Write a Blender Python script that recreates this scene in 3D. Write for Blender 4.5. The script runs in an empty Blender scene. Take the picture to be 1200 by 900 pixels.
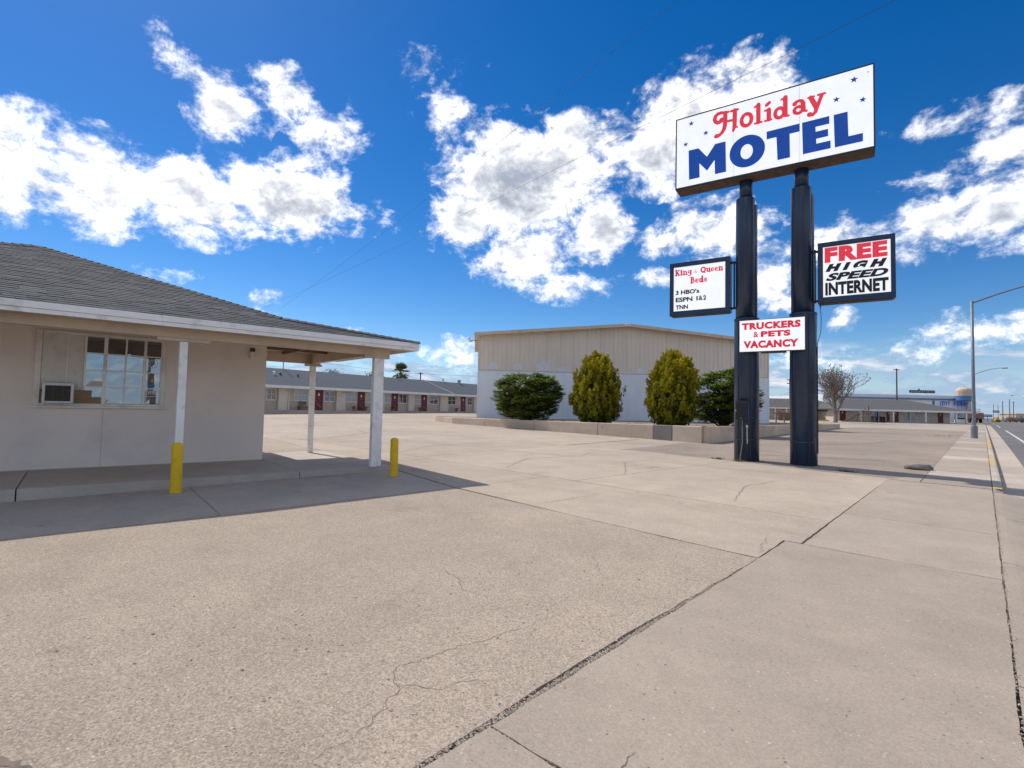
import bpy, bmesh, math, random
from mathutils import Vector, Matrix, noise
from mathutils.geometry import tessellate_polygon
random.seed(11)
sin, cos, pi, rad = math.sin, math.cos, math.pi, math.radians
D = bpy.data
sc = bpy.context.scene
col = sc.collection

# ------------------------------------------------------------------ camera
cam_d = D.cameras.new('camera'); cam = D.objects.new('camera', cam_d); col.objects.link(cam)
cam_d.lens = 18.0; cam_d.sensor_width = 36.0; cam_d.clip_start = 0.05; cam_d.clip_end = 9000
cam.matrix_world = Matrix(((0.736, 0.015, 0.676, 0), (0.676, -0.049, -0.735, 0), (0.022, 0.999, -0.046, 1.6), (0, 0, 0, 1)))
q = cam.matrix_world.to_quaternion(); cam.matrix_world = Matrix.Translation((0, 0, 1.6)) @ q.to_matrix().to_4x4()
sc.camera = cam

# ------------------------------------------------------------------ world, sun, exposure
SUN_AZ, SUN_EL = -89.0, 51.0           # degrees from +Y towards +X, elevation
w = D.worlds.new('World'); sc.world = w; w.use_nodes = True
wn, wl = w.node_tree.nodes, w.node_tree.links
wn.clear()


def WN(t, **k):
    n = wn.new(t)
    for a, b in k.items(): setattr(n, a, b)
    return n


def wm(op, a, b=None, c=None):
    n = WN('ShaderNodeMath', operation=op)
    for i, v in enumerate((a, b, c)):
        if v is None: continue
        if isinstance(v, (int, float)): n.inputs[i].default_value = v
        else: wl.new(v, n.inputs[i])
    return n.outputs[0]


def wmr(v, a, b, c=0.0, d=1.0, smooth=True):
    n = WN('ShaderNodeMapRange'); n.interpolation_type = 'SMOOTHSTEP' if smooth else 'LINEAR'
    wl.new(v, n.inputs[0])
    for i, x in enumerate((a, b, c, d)): n.inputs[i + 1].default_value = x
    return n.outputs[0]


sky = WN('ShaderNodeTexSky', sky_type='NISHITA', sun_disc=False)
sky.sun_elevation = rad(SUN_EL); sky.sun_rotation = rad(SUN_AZ)
sky.altitude = 1000; sky.air_density = 1.0; sky.dust_density = 0.25; sky.ozone_density = 2.5
hs = WN('ShaderNodeHueSaturation'); hs.inputs['Saturation'].default_value = 1.42; hs.inputs['Value'].default_value = 0.92; hs.inputs['Hue'].default_value = 0.507; wl.new(sky.outputs[0], hs.inputs['Color'])
bg = WN('ShaderNodeBackground'); bg.inputs[1].default_value = 0.080; wl.new(hs.outputs[0], bg.inputs[0])
tc = WN('ShaderNodeTexCoord'); sep = WN('ShaderNodeSeparateXYZ'); wl.new(tc.outputs['Generated'], sep.inputs[0])
az = wm('MULTIPLY', wm('ARCTAN2', sep.outputs[0], sep.outputs[1]), 180 / pi)
el = wm('MULTIPLY', wm('ARCSINE', sep.outputs[2]), 180 / pi)
cb = WN('ShaderNodeCombineXYZ'); wl.new(az, cb.inputs[0]); wl.new(el, cb.inputs[1])
# the cumulus clouds of that day: azimuth, elevation, half width, half height, thinness (degrees)
CL = [(-82.7,18.1,5.4,4.1,0.00),(-87.0,18.2,3.0,2.8,0.05),(-88.1,15.9,2.1,2.2,0.00),(-67.6,20.0,8.4,3.9,0.00),(-74.7,18.6,6.3,3.7,0.00),(-60.0,19.9,4.0,2.1,0.25),
 (-77.7,30.1,2.4,1.7,0.30),(-66.8,29.1,4.9,2.4,0.20),(-62.9,27.3,3.9,2.6,0.25),(-72.6,26.7,3.7,3.1,0.35),(-74.9,28.5,3.5,1.6,0.50),(-53.1,33.4,5.2,1.9,0.40),(-49.3,34.4,3.9,1.0,0.55),
 (-51.1,30.3,3.8,1.8,0.40),(-43.1,24.0,8.2,6.2,0.00),(-37.8,25.3,5.8,5.7,0.05),(-42.0,16.7,6.7,3.1,0.10),(-48.8,20.0,4.8,3.5,0.30),(-36.6,13.6,4.3,1.8,0.20),(-33.4,19.3,4.2,4.3,0.35),
 (-22.6,29.5,6.5,4.3,0.00),(-27.0,26.3,4.5,3.9,0.10),(-17.6,30.8,5.6,3.0,0.10),(-33.5,27.5,5.7,2.7,0.35),(-20.4,18.5,5.8,2.9,0.10),(-25.1,17.6,4.4,1.7,0.25),(-16.0,13.1,3.5,3.3,0.30),
 (-26.9,14.2,3.6,1.2,0.30),(-8.1,16.1,4.6,2.1,0.10),(-3.2,16.6,3.5,2.1,0.10),(-5.0,14.1,4.9,1.8,0.20),(1.2,16.4,2.8,3.3,0.00),(0.8,21.3,2.8,1.3,0.30),(-2.5,19.6,3.4,1.1,0.45),
 (-5.5,20.3,2.8,1.0,0.50),(-78.0,10.9,2.7,1.1,0.10),(-68.8,10.5,1.1,0.8,0.20),(-69.3,9.0,1.4,0.5,0.30),(-9.5,8.5,1.2,1.1,0.20),(-6.5,7.5,1.4,0.6,0.20),(-1.5,12.3,2.2,0.6,0.50)]
CL += [(-88.5, 21.5, 3.5, 2.2, .25), (-1.0, 24.0, 4.5, 1.3, .35), (-14.0, 16.0, 4.0, 1.6, .3),
       (-62.0, 6.6, 5, 1.1, .15), (-52.0, 6.2, 5, 1.3, .1), (-47.0, 5.4, 4, 1.2, .1), (-6.0, 6.0, 5, 1.2, .15), (0.0, 7.4, 4, 1.2, .1), (-13.0, 5.0, 4, 1.3, .15)]
acc = None
for (a, e_, rx, ry, b) in CL:
    v = WN('ShaderNodeVectorMath', operation='MULTIPLY_ADD'); wl.new(cb.outputs[0], v.inputs[0])
    rx *= 1.05; ry *= 1.05
    v.inputs[1].default_value = (1 / rx, 1 / ry, 0); v.inputs[2].default_value = (-a / rx, -e_ / ry, 0)
    l = WN('ShaderNodeVectorMath', operation='LENGTH'); wl.new(v.outputs[0], l.inputs[0])
    kk_ = min(ry, 4.5) / 3.0
    L = wm('MULTIPLY_ADD', l.outputs['Value'], kk_, b * .45 - kk_)
    acc = L if acc is None else wm('SMOOTH_MIN', acc, L, 0.2)
mp = WN('ShaderNodeMapping'); mp.inputs['Scale'].default_value = (1, 1, 1.35); wl.new(tc.outputs['Generated'], mp.inputs[0])


def wnoise(vec, scale, detail, rough, dist=0.0):
    n = WN('ShaderNodeTexNoise'); n.inputs['Scale'].default_value = scale; n.inputs['Detail'].default_value = detail
    n.inputs['Roughness'].default_value = rough; n.inputs['Distortion'].default_value = dist
    wl.new(vec, n.inputs['Vector']); return n.outputs[0]


n1 = wnoise(mp.outputs[0], 14, 8, 0.655, 0.15)
# unseen cumulus added round the rest of the sky, thickened to lift shadow fill
gen = wm('MULTIPLY', wm('SUBTRACT', wnoise(mp.outputs[0], 3.2, 3, 0.5), 0.49), 9.0)
inside = wm('MULTIPLY', wm('MULTIPLY', wmr(az, -104.0, -94.0), wmr(az, 8.0, 16.0, 1.0, 0.0)), wmr(el, 42.0, 52.0, 1.0, 0.0))
gen = wm('MINIMUM', wm('SUBTRACT', wm('SUBTRACT', gen, wm('MULTIPLY', inside, 6.0)), wmr(el, 3.0, 8.0, 3.0, 0.0)), 1.2)
acc = wm('MINIMUM', acc, wm('MULTIPLY', gen, -1.0))
off = WN('ShaderNodeVectorMath', operation='ADD'); wl.new(mp.outputs[0], off.inputs[0]); off.inputs[1].default_value = (-0.008, 0.0, 0.011)
n2 = wnoise(off.outputs[0], 14, 5, 0.60, 0.15)
n3 = wnoise(mp.outputs[0], 5, 4, 0.5)
dens = wm('MULTIPLY_ADD', acc, -1.0, wm('MULTIPLY', wm('SUBTRACT', n1, 0.482), 3.2))
dens = wm('ADD', dens, wm('MULTIPLY', wm('SUBTRACT', n3, 0.5), 0.9))
dens = wm('ADD', dens, wmr(acc, 0.25, 1.0, 0.0, -3.0, False))
alpha = wmr(dens, -0.10, 0.80)
# flat layers of small cumulus seen edge-on near the horizon
cv = WN('ShaderNodeVectorMath', operation='MULTIPLY'); wl.new(cb.outputs[0], cv.inputs[0]); cv.inputs[1].default_value = (0.16, 0.55, 0)
h1 = wnoise(cv.outputs[0], 1.0, 8, 0.6, 0.3)
band = wm('MULTIPLY', wmr(el, 0.0, 1.0), wmr(el, 4.5, 7.5, 1.0, 0.0))
ha = wm('MULTIPLY', wmr(wm('ADD', h1, wmr(el, 0.0, 6.0, 0.10, -0.06, False)), 0.38, 0.55), band)
emb = wm('ADD', wm('MULTIPLY', wm('SUBTRACT', n1, n2), 2.8), 0.86)
thick = wm('MULTIPLY', wmr(dens, 0.45, 1.7, 0.0, 0.60), wmr(n3, 0.34, 0.62, 0.6, 1.0))
lum = wm('SUBTRACT', emb, thick)
lum = wm('POWER', wm('MINIMUM', wm('MAXIMUM', lum, 0.0), 1.0), 1.8)
cc = WN('ShaderNodeMix', data_type='RGBA'); wl.new(lum, cc.inputs['Factor'])
cc.inputs[6].default_value = (0.25, 0.285, 0.35, 1); cc.inputs[7].default_value = (1.0, 0.99, 0.98, 1)
bgc = WN('ShaderNodeBackground'); bgc.inputs[1].default_value = 1.0; wl.new(cc.outputs[2], bgc.inputs[0])
hc = WN('ShaderNodeMix', data_type='RGBA'); wl.new(wmr(h1, 0.50, 0.66), hc.inputs['Factor'])
hc.inputs[6].default_value = (0.40, 0.56, 0.80, 1); hc.inputs[7].default_value = (0.92, 0.95, 1.0, 1)
bgh = WN('ShaderNodeBackground'); bgh.inputs[1].default_value = 0.58; wl.new(hc.outputs[2], bgh.inputs[0])
m1 = WN('ShaderNodeMixShader'); wl.new(wm('MAXIMUM', wm('MULTIPLY', ha, 0.9), wmr(el, -0.5, 6.0, 0.88, 0.0)), m1.inputs[0]); wl.new(bg.outputs[0], m1.inputs[1]); wl.new(bgh.outputs[0], m1.inputs[2])
m2 = WN('ShaderNodeMixShader'); wl.new(alpha, m2.inputs[0]); wl.new(m1.outputs[0], m2.inputs[1]); wl.new(bgc.outputs[0], m2.inputs[2])
wo = WN('ShaderNodeOutputWorld'); wl.new(m2.outputs[0], wo.inputs[0])
w.cycles.sampling_method = 'MANUAL'; w.cycles.sample_map_resolution = 512

sun_d = D.lights.new('sun', 'SUN'); sun_d.energy = 2.45; sun_d.angle = rad(0.53); sun_d.color = (1.0, 0.955, 0.89)
sun = D.objects.new('sun', sun_d); col.objects.link(sun); sun.location = (-30, 0, 40)
sdir = Vector((sin(rad(SUN_AZ)) * cos(rad(SUN_EL)), cos(rad(SUN_AZ)) * cos(rad(SUN_EL)), sin(rad(SUN_EL))))
sun.rotation_euler = sdir.to_track_quat('Z', 'Y').to_euler()
sc.view_settings.view_transform = 'Standard'; sc.view_settings.look = 'None'
sc.view_settings.exposure = 0.68; sc.view_settings.gamma = 1.0; sc.view_settings.use_curve_mapping = False
sc.cycles.max_bounces = 4; sc.cycles.diffuse_bounces = 3

# ------------------------------------------------------------------ camera-aligned axes and terrain
RX, RY = 0.736, 0.677                  # camera-aligned grid: r runs along (RX,RY), f at right angles to it


def S(r, f): return (RX * r - RY * f, RY * r + RX * f)
def B(b, f): return S(b * f, f)        # image-pixel offset from centre over focal length, and depth along the view


SA = math.degrees(math.atan2(RY, RX))


def ss(x, a, b):
    t = min(1, max(0, (x - a) / (b - a))); return t * t * (3 - 2 * t)


def H(x, y):
    f = -RY * x + RX * y; r = RX * x + RY * y
    return .45 * (1 - math.exp(-max(0, f - 6) / 18)) + .28 * ss(f, 32, 75) * ss(-r, -5, 8)


# ------------------------------------------------------------------ materials
MATS = {}


def newmat(name):
    m = D.materials.new(name); m.use_nodes = True; nt = m.node_tree; nt.nodes.clear()
    o = nt.nodes.new('ShaderNodeOutputMaterial'); b = nt.nodes.new('ShaderNodeBsdfPrincipled'); nt.links.new(b.outputs[0], o.inputs[0])
    MATS[name] = m; return m, nt, b


def NZ(nt, vec, scale, detail=4, rough=.55, dist=0):
    n = nt.nodes.new('ShaderNodeTexNoise'); n.inputs['Scale'].default_value = scale; n.inputs['Detail'].default_value = detail
    n.inputs['Roughness'].default_value = rough; n.inputs['Distortion'].default_value = dist
    if vec: nt.links.new(vec, n.inputs['Vector'])
    return n.outputs[0]


def VR(nt, vec, scale, out='Color', feat='F1'):
    n = nt.nodes.new('ShaderNodeTexVoronoi'); n.inputs['Scale'].default_value = scale; n.feature = feat
    nt.links.new(vec, n.inputs['Vector']); return n.outputs[out]


def MR(nt, v, a, b, c=0., d=1.):
    n = nt.nodes.new('ShaderNodeMapRange'); nt.links.new(v, n.inputs[0])
    for i, x in enumerate((a, b, c, d)): n.inputs[i + 1].default_value = x
    return n.outputs[0]


def MM(nt, op, a, b=None):
    n = nt.nodes.new('ShaderNodeMath'); n.operation = op
    for i, v in enumerate((a, b)):
        if v is None: continue
        if isinstance(v, (int, float)): n.inputs[i].default_value = v
        else: nt.links.new(v, n.inputs[i])
    return n.outputs[0]


def MX(nt, fac, a, b, blend='MIX'):
    n = nt.nodes.new('ShaderNodeMix'); n.data_type = 'RGBA'; n.blend_type = blend
    for i, v in ((0, fac), (6, a), (7, b)):
        if isinstance(v, (int, float)): n.inputs[i].default_value = v
        elif isinstance(v, tuple): n.inputs[i].default_value = (*v, 1) if len(v) == 3 else v
        else: nt.links.new(v, n.inputs[i])
    return n.outputs[2]


def TC(nt, scale=(1, 1, 1)):
    t = nt.nodes.new('ShaderNodeTexCoord')
    if scale == (1, 1, 1): return t.outputs['Object']
    m = nt.nodes.new('ShaderNodeMapping'); m.inputs['Scale'].default_value = scale; nt.links.new(t.outputs['Object'], m.inputs[0]); return m.outputs[0]


def bump(nt, b, hgt, strength=.3, dist=.01):
    n = nt.nodes.new('ShaderNodeBump'); n.inputs['Strength'].default_value = strength; n.inputs['Distance'].default_value = dist
    nt.links.new(hgt, n.inputs['Height']); nt.links.new(n.outputs[0], b.inputs['Normal'])


def objrand(nt):
    n = nt.nodes.new('ShaderNodeObjectInfo'); return n.outputs['Random']


def pm(name, c, rough=.7, var=.15, scale=3, bmp=0, bscale=60, metal=0, spec=.4, dirt=None, dscale=1.2, stretch=(1, 1, 1), rnd=0):
    """painted / plain surface: colour with mottling, dirt of its own and fine relief"""
    m, nt, b = newmat(name); v = TC(nt, stretch)
    n = NZ(nt, v, scale, 6, .6)
    dk = tuple(x * (1 - var) for x in c); lt = tuple(min(1, x * (1 + var)) for x in c)
    cc_ = MX(nt, MR(nt, n, .3, .7), dk, lt)
    if dirt:
        d = MR(nt, NZ(nt, v, dscale, 8, .65, .4), .52, .72)
        cc_ = MX(nt, MM(nt, 'MULTIPLY', d, .6), cc_, dirt)
    if rnd: cc_ = MX(nt, 1.0, cc_, MX(nt, objrand(nt), (1 - rnd,) * 3, (1 + rnd,) * 3), 'MULTIPLY')
    nt.links.new(cc_, b.inputs['Base Color']) if not isinstance(cc_, tuple) else None
    b.inputs['Roughness'].default_value = rough; b.inputs['Metallic'].default_value = metal; b.inputs['Specular IOR Level'].default_value = spec
    if bmp: bump(nt, b, NZ(nt, TC(nt), bscale, 4, .6), bmp, .004)
    return m


def concrete(name, c1, c2, agg=.5, speck=.5, rnd=.05, stain=(.20, .165, .13), bs=.5):
    m, nt, b = newmat(name); v = TC(nt)
    big = MR(nt, NZ(nt, v, .22, 5, .55, .6), .35, .65)
    c = MX(nt, big, c1, c2)
    mid = MR(nt, NZ(nt, v, 1.1, 10, .74, .2), .3, .72, .87, 1.10)
    cmb = nt.nodes.new('ShaderNodeCombineColor')
    for i in range(3): nt.links.new(mid, cmb.inputs[i])
    c = MX(nt, 1.0, c, cmb.outputs[0], 'MULTIPLY')
    # stains and tyre-worn streaks
    st = MR(nt, NZ(nt, TC(nt, (.12, .5, 1)), 1.0, 6, .6, .5), .56, .78)
    c = MX(nt, MM(nt, 'MULTIPLY', st, .45), c, stain)
    bl = MR(nt, NZ(nt, v, .7, 3, .5, .2), .66, .74)
    c = MX(nt, MM(nt, 'MULTIPLY', bl, .25), c, (.12, .105, .09))
    drip = MR(nt, VR(nt, v, .9, 'Distance'), .05, .11, 1, 0); dm = MR(nt, NZ(nt, v, 9, 4, .6), .42, .6)
    c = MX(nt, MM(nt, 'MULTIPLY', MM(nt, 'MULTIPLY', drip, dm), .4), c, (.09, .08, .07))
    # exposed aggregate: cells of sand and pebbles
    a1 = VR(nt, v, 105, 'Color'); sp = nt.nodes.new('ShaderNodeSeparateColor'); nt.links.new(a1, sp.inputs[0])
    s1 = MR(nt, sp.outputs[0], 0, 1, 1 - .34 * agg, 1 + .24 * agg)
    cmb2 = nt.nodes.new('ShaderNodeCombineColor')
    for i in range(3): nt.links.new(s1, cmb2.inputs[i])
    c = MX(nt, 1.0, c, cmb2.outputs[0], 'MULTIPLY')
    p = VR(nt, v, 42, 'Distance'); pc = VR(nt, v, 42, 'Color'); sp2 = nt.nodes.new('ShaderNodeSeparateColor'); nt.links.new(pc, sp2.inputs[0])
    rare = MM(nt, 'MULTIPLY', MM(nt, 'GREATER_THAN', sp2.outputs[1], 1 - .30 * speck), MM(nt, 'LESS_THAN', p, MR(nt, sp2.outputs[0], 0, 1, .12, .34)))
    peb = MX(nt, sp2.outputs[2], (.10, .092, .088), (.62, .53, .44))
    c = MX(nt, MM(nt, 'MULTIPLY', rare, .8), c, peb)
    # pinhole pits, darker
    pd = VR(nt, v, 34, 'Distance'); pit = MM(nt, 'LESS_THAN', pd, .065)
    c = MX(nt, MM(nt, 'MULTIPLY', pit, .45 * speck), c, (.10, .085, .075))
    if rnd: c = MX(nt, 1.0, c, MX(nt, objrand(nt), (1 - rnd,) * 3, (1 + rnd,) * 3), 'MULTIPLY')
    nt.links.new(c, b.inputs['Base Color']); b.inputs['Roughness'].default_value = .9; b.inputs['Specular IOR Level'].default_value = .25
    hgt = MM(nt, 'ADD', MM(nt, 'MULTIPLY', sp.outputs[0], .35 * agg), MM(nt, 'ADD', NZ(nt, v, 40, 5, .7), MM(nt, 'MULTIPLY', pit, -.5)))
    bump(nt, b, hgt, bs, .006)
    return m


M = MATS
concrete('concrete_rough', (.452, .362, .277), (.387, .310, .239), 1.0, .9, .02, bs=.7)
concrete('concrete_lot', (.495, .402, .31), (.42, .342, .266), .55, .6, .06)
concrete('concrete_walk', (.43, .350, .272), (.378, .310, .245), .4, .45, .05)
concrete('concrete_shade', (.48, .405, .33), (.42, .36, .30), .35, .4, .02)  # copy of the paving concrete, colour lifted to lighten the porch shadow
concrete('concrete_porch', (.53, .46, .38), (.46, .40, .34), .2, .2, .05)
concrete('concrete_kerb', (.53, .445, .36), (.46, .385, .315), .3, .4, .06)
concrete('lot_far', (.47, .382, .295), (.38, .317, .254), .4, .3, 0)
concrete('old_asphalt', (.375, .295, .228), (.29, .236, .188), .7, .8, 0, stain=(.14, .12, .105))
concrete('asphalt_road', (.20, .188, .178), (.155, .148, .143), .8, .6, 0, stain=(.09, .088, .086))
concrete('dirt', (.32, .25, .185), (.25, .20, .15), .8, .9, 0, bs=.9)
concrete('planter_concrete', (.63, .49, .37), (.56, .44, .335), .35, .4, .10, bs=.4)
concrete('planter_patch', (.27, .245, .22), (.22, .20, .18), .4, .4, 0)
concrete('planter_pale', (.64, .52, .405), (.58, .47, .37), .2, .2, 0)
pm('joint_fill', (.10, .085, .07), .95, .35, 20, .6, 80)
pm('crack_dark', (.20, .155, .12), .95, .3, 9)
pm('stucco', (.87, .765, .665), .92, .05, .8, .35, 90, dirt=(.72, .645, .575), dscale=.9)
pm('white_wood', (.90, .88, .84), .55, .06, 2, .12, 30, dirt=(.42, .34, .27), dscale=3.5, stretch=(1, 1, 1))
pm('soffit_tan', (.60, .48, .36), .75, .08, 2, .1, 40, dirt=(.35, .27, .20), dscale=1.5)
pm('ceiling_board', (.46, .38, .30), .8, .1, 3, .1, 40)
pm('roof_deck', (.06, .062, .065), .95, .2, 8)
m, nt, b = newmat('shingle'); v = TC(nt)
g_ = NZ(nt, v, 140, 2, .6); att = nt.nodes.new('ShaderNodeAttribute'); att.attribute_name = 'tint'
c = MX(nt, att.outputs['Fac'], (.024, .027, .031), (.092, .096, .10)); c = MX(nt, MR(nt, g_, .3, .7, 0, .4), c, (.12, .12, .122))
nt.links.new(c, b.inputs['Base Color']); b.inputs['Roughness'].default_value = .95; bump(nt, b, g_, .4, .003)
pm('wing_roof', (.078, .092, .11), .95, .45, 16, .4, 25, dirt=(.12, .13, .14), dscale=14)
pm('far_roof', (.115, .112, .108), .95, .2, 7, .3, 20)
pm('pale_wall', (.66, .57, .475), .9, .05, 1.5, .2, 40, dirt=(.46, .40, .34), dscale=.6)
pm('pilaster_wall', (.70, .63, .54), .9, .04, 1.5, .2, 40)
pm('sill_wall', (.54, .45, .36), .9, .06, 2, .2, 40)
pm('door_red', (.155, .022, .026), .45, .12, 3)
pm('yellow_paint', (.82, .52, .010), .5, .06, 5, .12, 60, dirt=(.45, .28, .03), dscale=9)
pm('kerb_yellow', (.60, .41, .08), .85, .15, 12, .2, 60, dirt=(.42, .34, .24), dscale=14)
pm('line_white', (.62, .58, .52), .9, .1, 10, .2, 60, dirt=(.3, .28, .26), dscale=6)
pm('post_blue', (.018, .034, .070), .30, .22, 1.6, .10, 14, spec=.55, dirt=(.05, .075, .125), dscale=2.2, stretch=(1, 1, .3))
pm('cabinet_dark', (.030, .034, .042), .5, .2, 4, .08, 20)
pm('cabinet_navy', (.022, .046, .095), .42, .2, 2.5, .06, 20, dirt=(.05, .055, .06), dscale=3)
pm('cabinet_rust', (.115, .078, .056), .8, .3, 3, .2, 30, dirt=(.05, .04, .035), dscale=2)
pm('edge_rust', (.33, .20, .15), .7, .25, 9)
pm('sheet_tan', (.78, .675, .55), .6, .05, 1.2, .06, 30, dirt=(.66, .57, .46), dscale=.9, stretch=(1, 1, .25), rnd=.035)
pm('sheet_blue', (.80, .835, .86), .55, .05, 1.0, .06, 30, dirt=(.66, .70, .74), dscale=.8, stretch=(1, 1, .3), rnd=.03)
pm('sheet_patch', (.74, .73, .71), .6, .06, 3)
pm('sheet_trim', (.64, .53, .40), .6, .1, 3, dirt=(.33, .25, .19), dscale=2)
pm('grey_metal', (.30, .33, .36), .45, .12, 3, metal=.55)
pm('lamp_metal', (.20, .225, .25), .5, .12, 3, metal=.3)
pm('dark_metal', (.05, .05, .055), .5, .2, 5)
pm('brown_wood', (.20, .115, .06), .85, .25, 5, .3, 40)
pm('pole_wood', (.10, .065, .045), .9, .25, 5, .3, 40)
pm('bark', (.09, .065, .05), .95, .3, 10, .5, 30)
pm('grey_twig', (.235, .195, .165), .95, .25, 8)
pm('white_paint', (.74, .74, .73), .5, .04, 3, dirt=(.55, .54, .52), dscale=4)
pm('off_white', (.74, .70, .63), .55, .05, 3, dirt=(.5, .45, .4), dscale=5)
pm('frame_cream', (.86, .79, .70), .55, .08, 3, .08, 40, dirt=(.45, .36, .28), dscale=4)
pm('cardboard', (.33, .215, .125), .9, .08, 5)
pm('ac_grille', (.105, .09, .075), .6, .2, 20)
pm('store_white', (.84, .86, .88), .7, .05, 1, dirt=(.6, .62, .64), dscale=.5)
pm('store_blue', (.09, .22, .46), .6, .12, 2)
pm('tank_tan', (.62, .48, .36), .7, .08, 2, dirt=(.55, .38, .28), dscale=1.5)
pm('trailer_brown', (.11, .045, .035), .8, .3, 3)
pm('rubber', (.02, .02, .02), .8, .1, 5)
pm('loader_yellow', (.62, .40, .03), .5, .1, 3)
pm('tan_brush', (.30, .225, .15), .95, .25, 6)
pm('car_paint', (.035, .045, .07), .3, .1, 3)
pm('stone', (.15, .135, .125), .95, .3, 14, .6, 40)
pm('terracotta', (.30, .13, .08), .9, .15, 6)
pm('sticker_white', (.62, .64, .66), .5, .03, 3)
pm('sticker_blue', (.05, .16, .42), .5, .05, 3)
pm('insulator', (.02, .02, .022), .6, .1, 4)
pm('curtain', (.55, .56, .56), .9, .08, 9, stretch=(6, 6, .3))


def flat(name, c, rough=.45, em=0):
    m, nt, b = newmat(name); v = TC(nt)
    n = NZ(nt, v, 2.5, 5, .6); cc_ = MX(nt, MR(nt, n, .3, .7), tuple(x * .95 for x in c), tuple(min(1, x * 1.03) for x in c))
    nt.links.new(cc_, b.inputs['Base Color']); b.inputs['Roughness'].default_value = rough
    if em: nt.links.new(cc_, b.inputs['Emission Color']); b.inputs['Emission Strength'].default_value = em
    return m


flat('face_white', (.84, .85, .86), .35, .45)          # acrylic faces of the sign cabinets, with glow added to whiten them
flat('ink_red', (.66, .035, .055), .45, .42)  # lettering reds and blue carry added glow too, to brighten them
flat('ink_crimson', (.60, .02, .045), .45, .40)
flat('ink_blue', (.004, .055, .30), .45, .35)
flat('ink_black', (.012, .014, .018), .45)


def glass(name, c, refl=.5):
    m, nt, b = newmat(name)
    b.inputs['Base Color'].default_value = (*c, 1); b.inputs['Roughness'].default_value = .9
    gl = nt.nodes.new('ShaderNodeBsdfGlossy'); gl.inputs['Roughness'].default_value = .015; gl.inputs['Color'].default_value = (.86, .9, .93, 1)
    lw = nt.nodes.new('ShaderNodeFresnel'); lw.inputs[0].default_value = 1.5
    f = MM(nt, 'ADD', MM(nt, 'MULTIPLY', lw.outputs[0], .5), refl)
    bp = nt.nodes.new('ShaderNodeBump'); bp.inputs['Strength'].default_value = .012; nt.links.new(NZ(nt, TC(nt), 2.2, 2), bp.inputs['Height']); nt.links.new(bp.outputs[0], gl.inputs['Normal'])
    mx = nt.nodes.new('ShaderNodeMixShader'); nt.links.new(f, mx.inputs[0]); nt.links.new(b.outputs[0], mx.inputs[1]); nt.links.new(gl.outputs[0], mx.inputs[2])
    nt.links.new(mx.outputs[0], nt.nodes['Material Output'].inputs[0]); return m


glass('pane_glass', (.018, .022, .026), .36)
glass('pane_dark', (.02, .025, .03), .14)
glass('pane_curtain', (.30, .32, .34), .10)


def leafmat(name, lo, hi, tr=.25):
    m, nt, b = newmat(name); att = nt.nodes.new('ShaderNodeAttribute'); att.attribute_name = 'tint'
    c = MX(nt, att.outputs['Fac'], lo, hi); nt.links.new(c, b.inputs['Base Color']); b.inputs['Roughness'].default_value = .7; b.inputs['Specular IOR Level'].default_value = .2
    t = nt.nodes.new('ShaderNodeBsdfTranslucent'); nt.links.new(c, t.inputs[0])
    mx = nt.nodes.new('ShaderNodeMixShader'); mx.inputs[0].default_value = tr
    nt.links.new(b.outputs[0], mx.inputs[1]); nt.links.new(t.outputs[0], mx.inputs[2]); nt.links.new(mx.outputs[0], nt.nodes['Material Output'].inputs[0]); return m


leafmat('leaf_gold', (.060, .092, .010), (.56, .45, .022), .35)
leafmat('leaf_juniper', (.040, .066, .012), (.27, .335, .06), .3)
leafmat('leaf_palm', (.045, .060, .018), (.17, .16, .06), .2)
leafmat('leaf_weed', (.07, .085, .02), (.26, .22, .05), .2)
leafmat('leaf_dry', (.16, .12, .08), (.30, .24, .17), .1)


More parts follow.
